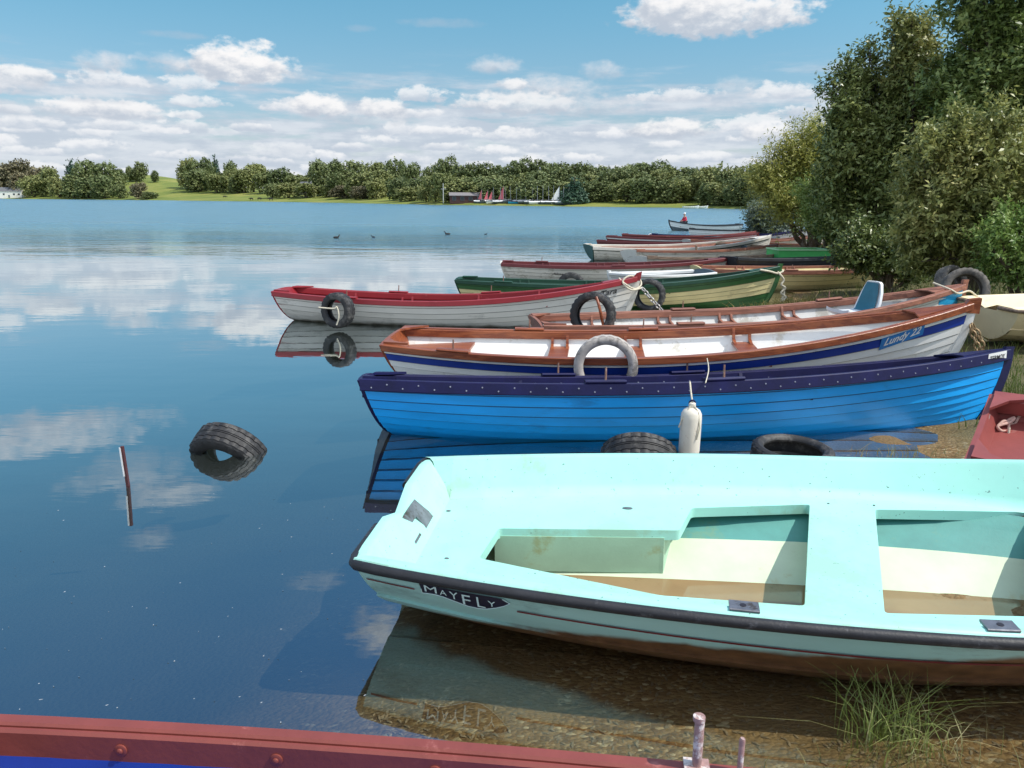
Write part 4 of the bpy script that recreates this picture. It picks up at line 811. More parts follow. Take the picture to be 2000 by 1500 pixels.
# ------------------------------------------------------------------ glass-fibre dinghies
def delaunay(outline, holes, extra=()):
    V = []; E = []
    for loop in [outline] + holes:
        o = len(V); n = len(loop); V += [Vector(p) for p in loop]; E += [(o + i, o + (i + 1) % n) for i in range(n)]
    V += [Vector(p) for p in extra]
    r = geometry.delaunay_2d_cdt(V, E, [], 0, 1e-5); vs = [tuple(v) for v in r[0]]
    def inside(p, poly):
        c = False
        for i in range(len(poly)):
            a, b = poly[i], poly[i - 1]
            if (a[1] > p[1]) != (b[1] > p[1]) and p[0] < (b[0] - a[0]) * (p[1] - a[1]) / (b[1] - a[1]) + a[0]: c = not c
        return c
    fs = []
    for f in r[2]:
        c = (sum(vs[i][0] for i in f) / len(f), sum(vs[i][1] for i in f) / len(f))
        if inside(c, outline) and not any(inside(c, h) for h in holes): fs.append(tuple(f))
    return vs, fs
def rounded(poly, r=.03, n=4):
    out = []
    for i, p in enumerate(poly):
        p = np.array(p); a = np.array(poly[i - 1]); b = np.array(poly[(i + 1) % len(poly)]); da = (a - p) / np.linalg.norm(a - p); db = (b - p) / np.linalg.norm(b - p)
        for k in range(n + 1):
            s = k / n; out.append(tuple((p + da * r) * (1 - s) ** 2 + 2 * p * s * (1 - s) + (p + db * r) * s * s))
    return out
def dinghy(name, label, pose_, H, outer, inner, deck, rub, wells, zb=.27, scale=1.0, zw=.040, floor_m=None):
    x0, y0, hd, heel, trim, z0 = pose_
    t = thing(name, label, "dinghy", (x0, y0, z0), (heel, -trim, hd), "glass-fibre dinghies", scale)
    mb = MB(); vsn = [0, .12, .25, .36, .44, .445, .56, .60, .605, .75, .88, 1.0]
    offs = [0, 0, 0, 0, .0, .018, .016, .014, .0, 0, 0, 0]
    for side in (-1, 1):
        mb.grid([[tuple(H.pt(u, v, side, o)) for v, o in zip(vsn, offs)] for u in US])
    sec = [H.pt(0, v, 1) for v in np.linspace(1, 0, 14)] + [H.pt(0, v, -1) for v in np.linspace(0, 1, 14)][1:]
    # transom drops to a shallow outboard notch in the middle
    bt, zt = H.sheer(0); notch = .19
    top = [(.0, -bt * .98, zt), (-.0, -notch - .04, zt + .015), (0, -notch, zt - .05), (0, notch, zt - .05), (0, notch + .04, zt + .015), (0, bt * .98, zt)]
    mb.add([tuple(p) for p in sec] + [tuple(q) for q in top[1:-1]], [tuple(range(len(sec) + 4))])
    mb.build("hull", outer, t, 28)
    # inner skin seen through the wells
    mb = MB()
    for side in (-1, 1):
        G = []
        for u in np.linspace(.02, .88, 26):
            bi = max(.06, H.ypos(u, .25) - .035); k = bi / .8
            G.append([(u * H.L, side * y, z) for y, z in ((0, -.005), (.17 * k, .03), (.44 * k, .115), (.47 * k, .135), (.58 * k, .165), (.59 * k, .172), (.68 * k, .20), (.69 * k, .207), (bi, .255))])
        mb.grid(G, lambda i, j: 1 if j < 3 else 0)
    mb.build("inner_skin", [inner, floor_m or inner], t, 25)
    # moulded liner: rolled flange, sloping wall, bench deck with wells
    mb = MB(); wl = .13
    def ring(u, side):
        b, z = H.sheer(u); x = u * H.L; w = wl * min(1, max(.25, (1 - u) * 3.0)); f = .045
        q = [(0.004, .0), (-.004, .014), (-.02, .02), (-f, .018), (-f - .012, .006), (-f - w * .55, -(z - zb) * .72), (-f - w * .8, -(z - zb) * .93), (-f - w, -(z - zb))]
        return [(x, side * max(0.0, b + a), z + d) for a, d in q]
    uu = np.concatenate([np.linspace(.035, .85, 30), np.linspace(.87, .985, 8)])
    R_ = {s_: [ring(u, s_) for u in uu] for s_ in (-1, 1)}
    for s_ in (-1, 1): mb.grid(R_[s_])
    def tz(y): return zt - .05 if abs(y) < notch else (zt + .014)
    ys = [-1, -.8, -(notch + .04) / bt, -notch / bt, 0, notch / bt, (notch + .04) / bt, .8, 1]
    G = []
    for q in ys:
        y = q * bt; z1 = tz(y) if abs(q) < 1 else zt + .0; yb = q * (R_[1][0][-1][1]); x1 = uu[0] * H.L
        e = abs(q) >= .99
        G.append([(-.004, y, z1), (.03, y * (.995 if not e else 1), z1 + .004), (.045, y * .985, z1 - .005), (.045 + .08, yb * 1.0 + (y - yb) * .35, zb + .05), (.045 + .11, yb, zb)])
    mb.grid(G)
    # corners between the transom wall and the side walls
    for s_ in (-1, 1):
        row = R_[s_][0]; g = G[-1] if s_ > 0 else G[0]; b0 = H.sheer(0)[0]
        c0 = [(-.004, s_ * (b0 + .002), zt + .0), (.0, s_ * (b0 - .01), zt + .016), (.03, s_ * (b0 - .03), zt + .018), (.05, s_ * (b0 - .05), zt + .006), (.09, s_ * (b0 - .085), zb + .07), (.13, s_ * (b0 - .11), zb + .02), (.155, abs(row[-1][1]) * s_, zb)]
        mb.grid([[row[0], row[1], row[2], row[3], row[4], row[5], row[7]], [(lambda a: a)(c0[k]) for k in range(7)]])
    loop = [(p[-1][0], p[-1][1]) for p in R_[1]] ; loop2 = [(p[-1][0], p[-1][1]) for p in R_[-1]]
    outline = [(.155, loop2[0][1])] + loop2[1:] + loop[::-1][:-1] + [(.155, loop[0][1])]
    holes = [rounded(w, .02, 3) for w in wells]; V, Fc = delaunay(outline, holes); mb.add([(x, y, zb) for x, y in V], Fc)
    for h in holes:
        n = len(h); cx = sum(p[0] for p in h) / n; cy = sum(p[1] for p in h) / n
        mb.grid([[(x, y, zb), (x, y, zb - .012), (x + (cx - x) * .0, y, zb - .05)] for x, y in h], cu=True)
    mb.build("liner", deck, t, 40)
    # black rubber rubbing strake round the sides and the stern corners
    mb = MB(); prof = [(.000 + .021 * math.cos(a) * 1.1, -.010 + .021 * math.sin(a)) for a in np.linspace(-math.pi / 2 - .6, math.pi / 2 + .5, 9)]
    us = np.linspace(0.0, .985, 44)
    for s_ in (-1, 1):
        rp = rail_path(H, s_, us, 0, .004); b0 = H.sheer(0)[0]; up = np.array([0, 0, 1.0])
        cor = [(np.array([-.012, s_ * .24, zt - .004]), np.array([-1., 0, 0]), up), (np.array([-.012, s_ * (b0 - .07), zt]), np.array([-1., 0, 0]), up), (np.array([-.006, s_ * (b0 - .025), zt]), np.array([-.8, s_ * .6, 0]), up), (np.array([.012, s_ * (b0 - .0), zt]), np.array([-.4, s_ * .9, 0]), up)]
        mb.sweep(cor + rp[1:], prof)
    mb.build("rubbing_strake", rub, t, 50)
    mb = MB(); mb.grid([[(u * H.L, y * max(.06, H.ypos(u, .25) - .035) / .8, zw - heel * y) for y in np.linspace(-.30, .21, 9)] for u in np.linspace(.04, .84, 20)]); mb.build("bilge_water", MT['murk'], t, 0)
    return t
P_MF = [-0.527, 3.329, -0.131, 4.299, 1.683, 0.699, 0.436, 0.426, 0.737, 0.018, 0.015]
H = mkhull(P_MF, um=.5, draft=.06, ks=-.09, rake_s=.13, full=.62); HM = H
W1 = [(.42, -.18), (.46, .13), (1.31, .20), (1.39, .47), (1.985, .58), (1.735, -.425), (1.19, -.41)]
W2 = [(2.29, .55), (3.03, .60), (2.66, -.40), (2.02, -.445)]
mf = dinghy("dinghy", "pale mint glass-fibre dinghy with a black rubber strake, largest boat in the foreground", (P_MF[0] * 1.0526, P_MF[1] * 1.0526, P_MF[2], P_MF[9], P_MF[10], -.095), H, MT['aqua_hull'], MT['aqua_in'], MT['aqua'], MT['rubber'], [W1, W2], .27, 1.0526, floor_m=MT['aqua_floor'])
# locker panel under the stern bench
mb = MB(); mb.prism([(.44, .125, .232), (1.22, .19, .232), (1.22, .19, .05), (.44, .125, .05)], (0, .02, 0)); mb.prism([(1.22, .19, .232), (1.32, .60, .232), (1.32, .60, .1), (1.22, .19, .05)], (.02, 0, 0)); mb.build("locker_panel", MT['locker'], mf, 30)
# outboard pad on the stern notch, rowlock plates, drain spots
mb = MB()
def tw(y, s): return np.array([.047 + .08 * s + .004, y, .40 - .10 * s * 1.0])
for y0_, y1_, s0, s1 in ((-.155, .155, 0, .42), (.02, .155, .42, 1.0), (-.155, -.06, .42, .95)):
    mb.prism([tw(y0_, s0), tw(y1_, s0), tw(y1_, s1), tw(y0_, s1)], (.006, 0, .005))
mb.build("outboard_pad", MT['grip'], mf, 30)
for u, sd_ in ((.335, -1), (.522, -1)):
    b, z = H.sheer(u); mb = MB(); x = u * H.L; p = rail_path(H, sd_, [u - .0115, u, u + .0115])
    mb.sweep(p, chamfer(-.075, -.012, .018, .028, .003)); pl_ = mb.build("rowlock_plate", MT['grip'], mf, 30)
    mb = MB(); mb.tube([(x, sd_ * (b - .043), z + .0275), (x, sd_ * (b - .043), z + .0295)], .011, 14); mb.build("socket_hole", MT['ink'], pl_, 40)
mb = MB()
for x, y, rx, ry in ((1.07, .43, .026, .014), (.18, .30, .012, .008), (2.08, .60, .006, .005), (2.30, .60, .006, .005), (2.68, .69, .014, .008), (.28, -.20, .010, .006)):
    mb.lathe([(1, 0), (.98, .003), (.7, .004), (.01, .004)], 14, 0, Matrix.Translation((x, y, .2705)) @ Matrix.Diagonal((rx, ry, 1, 1)))
mb.build("drain_cap", MT['grip'], mf, 40)
# lettering on its navy decal, pinstripes
def mfp(pts, off): return on_hull(HM, pts, -1, off)
dec = [(.225, .040), (.34, .046), (.46, .048), (.60, .048), (.70, .048), (.755, .050), (.800, .066), (.76, .086), (.71, .104), (.65, .122), (.59, .130), (.53, .129), (.48, .120), (.42, .108), (.37, .098), (.32, .094), (.27, .096), (.235, .100), (.232, .074)]
dec = [(.270 + (x - .225) * .62, d) for x, d in dec]
V, Fc = delaunay(dec, [], [(.285 + .022 * i, .056 + .02 * j) for i in range(15) for j in range(4)]); mb = MB(); mb.add(mfp(V, .0035), Fc); dcl = mb.build("name_decal", MT['navydecal'], mf, 0, False)
edge = []
for i in range(len(dec)):
    edge.append(dec[i])
mb = MB(); pts = mfp(dec[5:], .004); mb.tube(pts, .0018, 5); mb.build("decal_edge", MT['ltink'], dcl, 0)
for ch, xa, xb, dt, db in (("M", .258, .338, .046, .082), ("A", .357, .402, .055, .084), ("Y", .42, .475, .055, .096), ("F", .50, .552, .059, .117), ("L", .592, .643, .058, .115), ("Y", .662, .71, .068, .098)):
    xa, xb = .270 + (xa - .225) * .62, .270 + (xb - .225) * .62; hull_text(HM, ch, xa, xb, dt, db, dcl, MT['ltink'], 0, .0, .0075, "letter")
for xa, xb, d in ((.04, .245, .088), (.65, 4.05, .104)):
    n = 30; mb = MB(); mb.grid([[tuple(q) for q in mfp([(xa + (xb - xa) * i / n, d - .004), (xa + (xb - xa) * i / n, d + .004)], .003)] for i in range(n + 1)]); mb.build("pinstripe", MT['redline'], mf, 0)

def build_water():
    mb = MB(); xs = (-4000, -400, -20, 20, 400, 4000); ys = (-400, -2, 20, 80, 700, 4000)
    for a, (x0, x1) in enumerate(zip(xs, xs[1:])):
        for b_, (y0, y1) in enumerate(zip(ys, ys[1:])):
            if (a, b_) != (2, 1): mb.add([(x0, y0, 0), (x1, y0, 0), (x1, y1, 0), (x0, y1, 0)], [(0, 1, 2, 3)])
    bpy.context.view_layer.update(); loop = []          # the dinghy displaces the water it floats in
    for sd_ in (-1, 1):
        for u in (np.linspace(.05, .85, 20) if sd_ < 0 else np.linspace(.85, .05, 20)):
            w = mf.matrix_world @ Vector((u * HM.L, sd_ * max(.02, HM.ypos(u, .09) - .012), .09)); loop.append((w.x, w.y))
    V, Fc = delaunay([(-20, -2), (20, -2), (20, 20), (-20, 20)], [loop]); mb.add([(x, y, 0) for x, y in V], Fc)
    m = bpy.data.materials.new("lake_water"); m.use_nodes = True; nt = m.node_tree; nt.nodes.clear(); N = nt.nodes.new; Lk = nt.links.new
    tc = N('ShaderNodeTexCoord'); sx = N('ShaderNodeSeparateXYZ'); Lk(tc.outputs['Object'], sx.inputs[0])
    def noise(s, d, sc, r=0.5):
        mp = N('ShaderNodeMapping'); mp.inputs['Scale'].default_value = sc; Lk(tc.outputs['Object'], mp.inputs[0])
        q = N('ShaderNodeTexNoise'); q.inputs['Scale'].default_value = s; q.inputs['Detail'].default_value = d; q.inputs['Roughness'].default_value = r; Lk(mp.outputs[0], q.inputs['Vector']); return q.outputs['Fac']
    def math_(op, a, b_, c=None):
        q = N('ShaderNodeMath'); q.operation = op
        for k, v in enumerate([a, b_] + ([c] if c is not None else [])):
            if isinstance(v, (int, float)): q.inputs[k].default_value = v
            else: Lk(v, q.inputs[k])
        return q.outputs[0]
    def mr(v, a, c, t0=0.0, t1=1.0):
        q = N('ShaderNodeMapRange'); q.interpolation_type = 'SMOOTHSTEP'; q.inputs['From Min'].default_value = a; q.inputs['From Max'].default_value = c; q.inputs['To Min'].default_value = t0; q.inputs['To Max'].default_value = t1; Lk(v, q.inputs['Value']); return q.outputs['Result']
    # ripples: a breeze wrinkles the open lake, the water by the boats is nearly still
    patch = math_('MULTIPLY_ADD', noise(0.05, 4, (1, 2.2, 1)), 26.0, -13.0)
    far = mr(math_('ADD', sx.outputs['Y'], patch), 20, 46)
    amp = math_('MULTIPLY_ADD', far, 0.20, 0.0016)
    h = math_('ADD', noise(1.6, 4, (0.45, 1.3, 1), 0.55), math_('MULTIPLY', noise(0.5, 2, (0.4, 1.6, 1)), 1.4))
    bp = N('ShaderNodeBump'); bp.inputs['Strength'].default_value = 1.0; bp.inputs['Distance'].default_value = 1.0; Lk(math_('MULTIPLY', h, amp), bp.inputs['Height'])
    gl = N('ShaderNodeBsdfGlossy'); gm = N('ShaderNodeMix'); gm.data_type = 'RGBA'; Lk(far, gm.inputs['Factor']); gm.inputs['A'].default_value = (0.90, 0.97, 1.0, 1); gm.inputs['B'].default_value = (0.66, 0.89, 0.98, 1); Lk(gm.outputs['Result'], gl.inputs['Color']); Lk(bp.outputs[0], gl.inputs['Normal'])
    Lk(mr(math_('ADD', sx.outputs['Y'], patch), 16, 60, 0.012, 0.28), gl.inputs['Roughness'])
    tr = N('ShaderNodeBsdfTransparent'); tr.inputs['Color'].default_value = (0.90, 0.92, 0.84, 1)
    gi = N('ShaderNodeNewGeometry'); dt = N('ShaderNodeVectorMath'); dt.operation = 'DOT_PRODUCT'; Lk(gi.outputs['Incoming'], dt.inputs[0]); Lk(bp.outputs[0], dt.inputs[1])
    cs = math_('ABSOLUTE', dt.outputs['Value'], 0.0); frv = math_('MULTIPLY_ADD', math_('POWER', math_('SUBTRACT', 1.0, cs), 1.6), 0.93, 0.045)
    mx = N('ShaderNodeMixShader'); Lk(frv, mx.inputs[0]); Lk(tr.outputs[0], mx.inputs[1]); Lk(gl.outputs[0], mx.inputs[2])
    o = N('ShaderNodeOutputMaterial'); Lk(mx.outputs[0], o.inputs[0])
    tag(mb.build("water", m, None, 0, False), None, None, None, 'structure')
build_water()

# cream dinghy at the right edge
a = at(1912, 596, .52); H = Hull(3.9, 1.5, .72, .46, .45, .62, um=.5, draft=.08, ks=-.03, rake_s=.1)
cd = dinghy("dinghy", "cream glass-fibre dinghy at the right edge behind the white bow", (a[0] - .3, a[1] - .62, R(6), 0.02, .01, .16), H, MT['creamgrp'], MT['creamgrp'], MT['creamgrp'], MT['wood_weather'], [[(.55, -.42), (.55, .42), (1.55, .46), (1.55, -.46)], [(1.9, -.46), (1.9, .46), (2.8, .42), (2.8, -.42)]], .27)

# ------------------------------------------------------------------ loose things
def axis_rot(ax, roll=0.0):
    z = Vector(ax).normalized(); return (z.to_track_quat('Z', 'Y').to_matrix() @ Matrix.Rotation(roll, 3, 'Z')).to_euler()
def tyre_mesh(D, Wd, hole=.60, seed=0):
    Ro = D / 2; Ri = Ro * hole; h = Wd / 2; mb = MB(); seg = 72; P = []
    prof = [(Ri, -h * .62), (Ri * 1.03, -h * .80), (Ri * 1.10, -h * .92), ((Ro + Ri) / 2, -h * 1.0), (Ro * .93, -h * .90), (Ro * .965, -h * .80)]
    tr = []
    for a, b in ((-.76, -.50), (-.42, -.10), (-.03, .03), (.10, .42), (.50, .76)):
        tr += [(Ro * .972, a * h - .004), (Ro * (1 - .012 * abs(a)), a * h), (Ro * (1 - .012 * abs(b)), b * h), (Ro * .972, b * h + .004)]
    prof += tr + [(r, -z) for r, z in prof[::-1]] + [(Ri * 1.02, h * .45), (Ro * .90, h * .5), (Ro * .925, 0), (Ro * .90, -h * .5), (Ri * 1.02, -h * .45)]
    for k in range(seg):
        a = 2 * math.pi * k / seg; row = []
        for r, z in prof:
            rr = r - (0.010 if (k % 3 == 0 and r > Ro * .955 and abs(z) > h * .40) else 0)
            row.append((rr * math.cos(a), rr * math.sin(a), z))
        P.append(row)
    mb.grid(P, cu=True, cv=True); return mb
def tyre(label, px, py, Y, D, Wd, ax, m='tyre', hole=.6, z=None, sunk=None, group="old tyres used as fenders"):
    p = aty(px, py, Y)
    if z is not None: p[2] = z
    mb = tyre_mesh(D, Wd, hole); ro = axis_rot(ax)
    if sunk is not None:                        # the buried part is left out
        mt = ro.to_matrix(); zz = [(mt @ Vector(v)).z + p[2] for v in mb.v]; mb.f = [f for f in mb.f if max(zz[i] for i in f) > sunk]; mb.m = [0] * len(mb.f)
    o = mb.build("tyre", MT[m], None, 35, sunk is None); o.location = p; o.rotation_euler = ro
    return tag(o, label, "tyre", group)
tyre("black tyre half sunk in the open water near the stake", 449, 872, 5.40, .57, .20, (.24, .80, .55), hole=.56, z=-.05, sunk=-.02)
tyre("black tyre hung on the crimson-railed boat's stern quarter", 660, 606, 10.66, .50, .17, (-.42, -.9, .05))
tyre("black tyre tied on the worn timber-railed boat, left of its seats", 1158, 615, 8.72, .53, .15, (-.42, -.9, .12), hole=.66)
tyre("pale grey weathered tyre hung over the white boat's side", 1183, 716, 6.74, .575, .13, (-.10, -.98, .05), 'tyre_grey', .70)
tyre("worn tyre standing half sunk between the blue boat and the mint dinghy, tread up", 1248, 880, 5.02, .53, .20, (.10, .74, .66), hole=.58, z=.05)
tyre("bald tyre lying flat in the shallows beside the white fender", 1548, 878, 5.12, .56, .17, (.02, -.05, 1), hole=.70, z=.06)
tyre("black tyre hung on the green boat's side behind the crimson bow", 1268, 576, 12.55, .53, .17, (-.45, -.88, 0), hole=.68)
tyre("black tyre showing only its top above the green boat's rail", 1115, 560, 16.55, .62, .17, (-.2, -.97, .1))
tyre("big grey tyre standing on the grass behind the worn boat's bow", 1884, 566, 10.6, .60, .20, (-.25, -.9, .25), 'tyre_mid', .66)
tyre("grey tyre leaning behind the big grey tyre on the grass", 1858, 553, 11.3, .52, .19, (.35, -.85, .35), 'tyre_mid', .66)

def rope(name, label, cat, pts, r, m, world=True, group=None, sag=0.0, sub=6):
    P = [np.array(p, float) for p in pts]; out = []
    for i in range(len(P) - 1):
        p0, p1, p2, p3 = P[max(i - 1, 0)], P[i], P[i + 1], P[min(i + 2, len(P) - 1)]
        for k in range(sub):
            s = k / sub; out.append(.5 * ((2 * p1) + (-p0 + p2) * s + (2 * p0 - 5 * p1 + 4 * p2 - p3) * s * s + (-p0 + 3 * p1 - 3 * p2 + p3) * s ** 3))
    out.append(P[-1]); mb = MB(); o0 = out[0]; mb.tube([p - o0 for p in out], r, 8); o = mb.build(name, m, None, 60); o.location = o0
    return tag(o, label, cat, group) if label else o
def chain(label, pts, m, link_l=.045, r=.0055, group="mooring chains"):
    P = [np.array(p, float) for p in pts]; seg = [np.linalg.norm(P[i + 1] - P[i]) for i in range(len(P) - 1)]; tot = sum(seg); n = int(tot / (link_l * .72)); mb = MB(); o0 = P[0]
    for k in range(n):
        d = (k + .5) / n * tot; i = 0
        while i < len(seg) - 1 and d > seg[i]: d -= seg[i]; i += 1
        c = P[i] + (P[i + 1] - P[i]) * (d / seg[i]) - o0; t = Vector(P[i + 1] - P[i]).normalized(); a = t.orthogonal().normalized(); b = t.cross(a)
        if k % 2: a = b
        loop = []
        for q in range(14):
            an = 2 * math.pi * q / 14; loop.append(Vector(c) + t * (link_l * .5 * math.cos(an)) + a * (link_l * .30 * math.sin(an)))
        mb.tube(loop + [loop[0]], r, 6, 0, False)
    o = mb.build("mooring_chain", m, None, 60); o.location = o0; return tag(o, label, "chain", group)

# fender and its lanyard on the blue boat
p = aty(1348, 845, 5.02)
f = thing("fender", "long white fender hanging at the blue boat's side", "fender", p, (R(-2), R(1), 0))
mb = MB(); r = .071; prof = [(.012, -.185), (.03, -.183), (.055, -.17), (r * .95, -.15), (r, -.12), (r * 1.0, 0), (r, .10), (r * .96, .135), (.055, .160), (.034, .174), (.024, .178), (.024, .205), (.018, .212), (.006, .212)]
mb.lathe(prof, 28); mb.build("fender_body", MT['fender'], f, 40)
mb = MB(); mb.tube([(.020 * math.cos(a), 0, .205 + .022 * math.sin(a)) for a in np.linspace(0, 2 * math.pi, 14)], .006, 8); mb.build("fender_eye", MT['navy'], f, 40)
mb = MB(); mb.tube([(0, -.01, .21), (-.03, -.03, .17), (-.07, -.03, .10), (-.085, -.02, .04)], .005, 6); mb.tube([(0, -.01, .21), (.035, -.05, .15), (.045, -.068, .05), (.03, -.072, -.03)], .005, 6); mb.tube([(0, 0, .21), (.0, .06, .27), (0.002, .12, .33)], .006, 6); mb.build("lanyard", MT['rope'], f, 50)
rope("rope", "thin white rope tied across the blue boat's rails by the fender", "rope", [aty(1378, 748, 5.33) + (0, 0, .0), aty(1384, 722, 5.6), aty(1381, 700, 6.2)], .004, MT['rope'])

# stake in the water
p = at(250, 948, 0); tp = aty(238, 872, p[1] - .02); tp2 = np.array([tp[0], tp[1], tp[2]]) - p
t = thing("stake", "short leaning reddish stake standing in the open water at the left", "stake", p); mb = MB()
sx_ = .008; b0 = tp2 * -.05
mb.prism([b0 + (-sx_, -.010, 0), b0 + (sx_, -.010, 0), b0 + (sx_, .012, 0), b0 + (-sx_, .012, 0)], tp2 * 1.05); 
mb.build("post", pm('stake_red_brown', (0.075, 0.02, 0.022), .6, .3, 20), t, 30)
mb = MB(); b1 = tp2 * .25; mb.prism([b1 + (-sx_ - .006, -.013, 0), b1 + (-sx_ + .003, -.013, 0), b1 + (-sx_ + .003, .013, 0), b1 + (-sx_ - .006, .013, 0)], tp2 * .73); mb.build("white_edge", MT['sign'], t, 30)

# swivel seat in the worn boat
p = aty(1668, 612, 9.35)
s_ = thing("boat_seat", "white plastic swivel seat with a teal cushioned back in the worn timber-railed boat", "seat", p, (0, 0, R(16)))
def shell(P, Q, th, w):  # rounded slab along a profile line
    pass
mb = MB(); prof = [(-.25, .055), (-.22, .02), (-.10, .0), (.10, .0), (.17, .02)]
mb.grid([[(x, y, z + .02 * abs(y / .2) ** 3) for y in np.linspace(-.2, .2, 9)] for x, z in prof]); mb.grid([[(x, y, z - .035 + .02 * abs(y / .2) ** 3) for y in np.linspace(-.2, .2, 9)] for x, z in prof[::-1]])
for sgn in (-1, 1): mb.grid([[(x, sgn * .2, z + .02 - d) for d in (0, .035)] for x, z in prof])
mb.grid([[(prof[0][0], y, prof[0][1] + .02 * abs(y / .2) ** 3 - d) for d in (0, .035)] for y in np.linspace(-.2, .2, 9)])
mb.build("seat_shell", MT['seat_white'], s_, 40)
mb = MB(); bp_ = [(.12, .0), (.17, .04), (.205, .14), (.235, .26), (.255, .36), (.25, .385)]
hw = [.19, .195, .19, .165, .125, .10]
for off in (0.0, .035):
    mb.grid([[(x + off + .025 * (1 - abs(q)) * (1 if off else 1) - .02, q * w, z) for q in np.linspace(-1, 1, 9)] for (x, z), w in zip(bp_, hw)])
for sgn in (-1, 1): mb.grid([[(x + o - .02, sgn * w, z) for o in (0, .035)] for (x, z), w in zip(bp_, hw)])
mb.grid([[(bp_[-1][0] + o + .025 * (1 - abs(q)) - .02, q * hw[-1], bp_[-1][1]) for o in (0, .035)] for q in np.linspace(-1, 1, 9)])
mb.build("backrest_shell", MT['seat_white'], s_, 40)
mb = MB()
mb.grid([[(x - .032 + .025 * (1 - abs(q)) , q * w * .80, z + .01) for q in np.linspace(-1, 1, 9)] for (x, z), w in zip(bp_[:-1], hw)]); mb.build("back_cushion", MT['teal_pad'], s_, 60)
mb = MB(); mb.box((-.02, 0, .015), (.30, .30, .03), 0, None, .92); mb.build("seat_cushion", MT['seat_white'], s_, 40)
mb = MB(); mb.box((0, 0, -.05), (.20, .20, .03)); mb.tube([(0, 0, -.06), (0, 0, -.20)], .05, 14); mb.box((-.06, 0, -.12), (.34, .28, .05)); mb.build("swivel_base", MT['black'], s_, 30)

# ropes and chains at the bows
def wl(o, p):
    bpy.context.view_layer.update(); return np.array(o.matrix_world @ Vector(p))
bow = wl(tara, HT.pt(1, 1, 1))
rope("rope", "pale mooring rope wound on the crimson-railed boat's bow", "rope", [bow + (-.28, -.02, -.02), bow + (-.20, -.14, -.09), bow + (-.06, -.10, -.16), bow + (.04, -.03, -.11), bow + (.02, .06, -.03), bow + (-.14, -.06, .02), bow + (-.24, -.12, -.06), bow + (-.12, -.15, -.17), bow + (.05, -.06, -.15)], .013, MT['rope'])
chain("pale chain running down from the crimson-railed boat's bow", [bow + (.05, -.06, -.15), bow + (.18, -.16, -.30), bow + (.36, -.30, -.50)], MT['chain'], .085, .010)
gb = wl(green, (5.576, 0, .72))
rope("rope", "knotted cream rope hanging from the green boat's bow", "rope", [gb + (-.40, -.16, -.02), gb + (-.22, -.12, -.05), gb + (-.05, -.04, -.09), gb + (.05, 0, -.05), gb + (-.06, .05, -.03), gb + (-.02, -.06, -.10), gb + (.06, -.05, -.20), gb + (.02, -.07, -.28), gb + (.10, -.05, -.34), gb + (.03, -.06, -.42), gb + (.12, -.05, -.50), gb + (.04, -.07, -.56), gb + (.09, -.04, -.44), gb + (.05, -.05, -.30)], .018, MT['rope'])
wb = wl(white, HW.pt(1, 1, 1))
chain("rusty looped chain hanging at the white boat's bow", [wb + (-.04, -.06, -.20), wb + (.02, -.10, -.36), wb + (.05, -.12, -.52)], MT['rustchain'], .075, .009)
chain("second rusty chain strand at the white boat's bow, right of the first", [wb + (.0, -.02, -.19), wb + (.08, -.06, -.33), wb + (.13, -.06, -.52)], MT['rustchain'], .075, .009)
wd = wl(woodb, HWD.pt(1, 1, 1))
rope("rope", "grey rope lashed over the worn boat's pale blue bow tip", "rope", [wd + (-.42, -.02, .02), wd + (-.30, -.20, -.04), wd + (-.14, -.12, -.10), wd + (.05, -.02, -.08), wd + (.16, .0, -.14), wd + (.30, .05, -.22)], .012, MT['rope'])
mr_ = at(1955, 832, .36)
rope("rope", "pinkish rope looped through the maroon boat's stern ring", "rope", [mr_ + (-.02, 0, 0), mr_ + (.03, .02, .03), mr_ + (.06, .02, .01), mr_ + (.05, .0, -.03), mr_ + (.0, -.01, -.03), mr_ + (-.02, 0, 0), mr_ + (.07, .02, .02), mr_ + (.10, .03, .05), mr_ + (.06, .04, .02), mr_ + (.12, .05, .0), mr_ + (.16, .06, .06), mr_ + (.30, .1, .10)], .010, pm('pinkish_rope', (0.56, 0.36, 0.30), .85, .2, 60, .4, 150))
mr2 = at(1962, 842, .34)
rope("rope", "loose rope end dangling below the maroon boat's stern loop", "rope", [mr2 + (.04, .02, .02), mr2 + (.03, .0, -.06), mr2 + (.01, -.02, -.14), mr2 + (.0, -.03, -.24)], .008, MT['rope'])
# oar-like sculling stick through the tyre and the mooring posts
t3 = aty(1172, 618, 8.66)
rope("mooring_strap", "brown strap slanting across the tyre on the worn timber-railed boat", "strap", [t3 + (-.05, 0, .22), t3 + (-.02, -.06, .12), t3 + (.02, -.06, -.04), t3 + (.07, -.04, -.22)], .017, MT['varnish'])
t2 = aty(660, 606, 10.56)
rope("rope", "white rope crossed over the tyre on the crimson-railed boat", "rope", [t2 + (-.26, -.02, .04), t2 + (-.05, -.05, .03), t2 + (.0, -.05, .05), t2 + (.02, -.05, -.08), t2 + (-.02, -.04, -.2)], .010, MT['rope'])
for px, py, z0, h, lb in ((1358, 512, 0, 0, "thin dark mooring post rising between the weathered boats"), (1256, 512, 0, 0, "short grey mooring post at the weathered boat's stern")):
    p = at(px, 519, .0); q = aty(px - 1, 479 if px > 1300 else 492, p[1]); mb = MB(); L_ = q[2] + .5
    mb.tube([(0, 0, -.5), (.004, 0, L_ * .5 - .25), (-.006, 0, q[2] - .01), (-.006, 0, q[2])], [.035, .033, .03, .022], 9); o = mb.build("mooring_post", MT['wood_weather'], None, 30); o.location = (p[0], p[1], 0); tag(o, lb, "post")

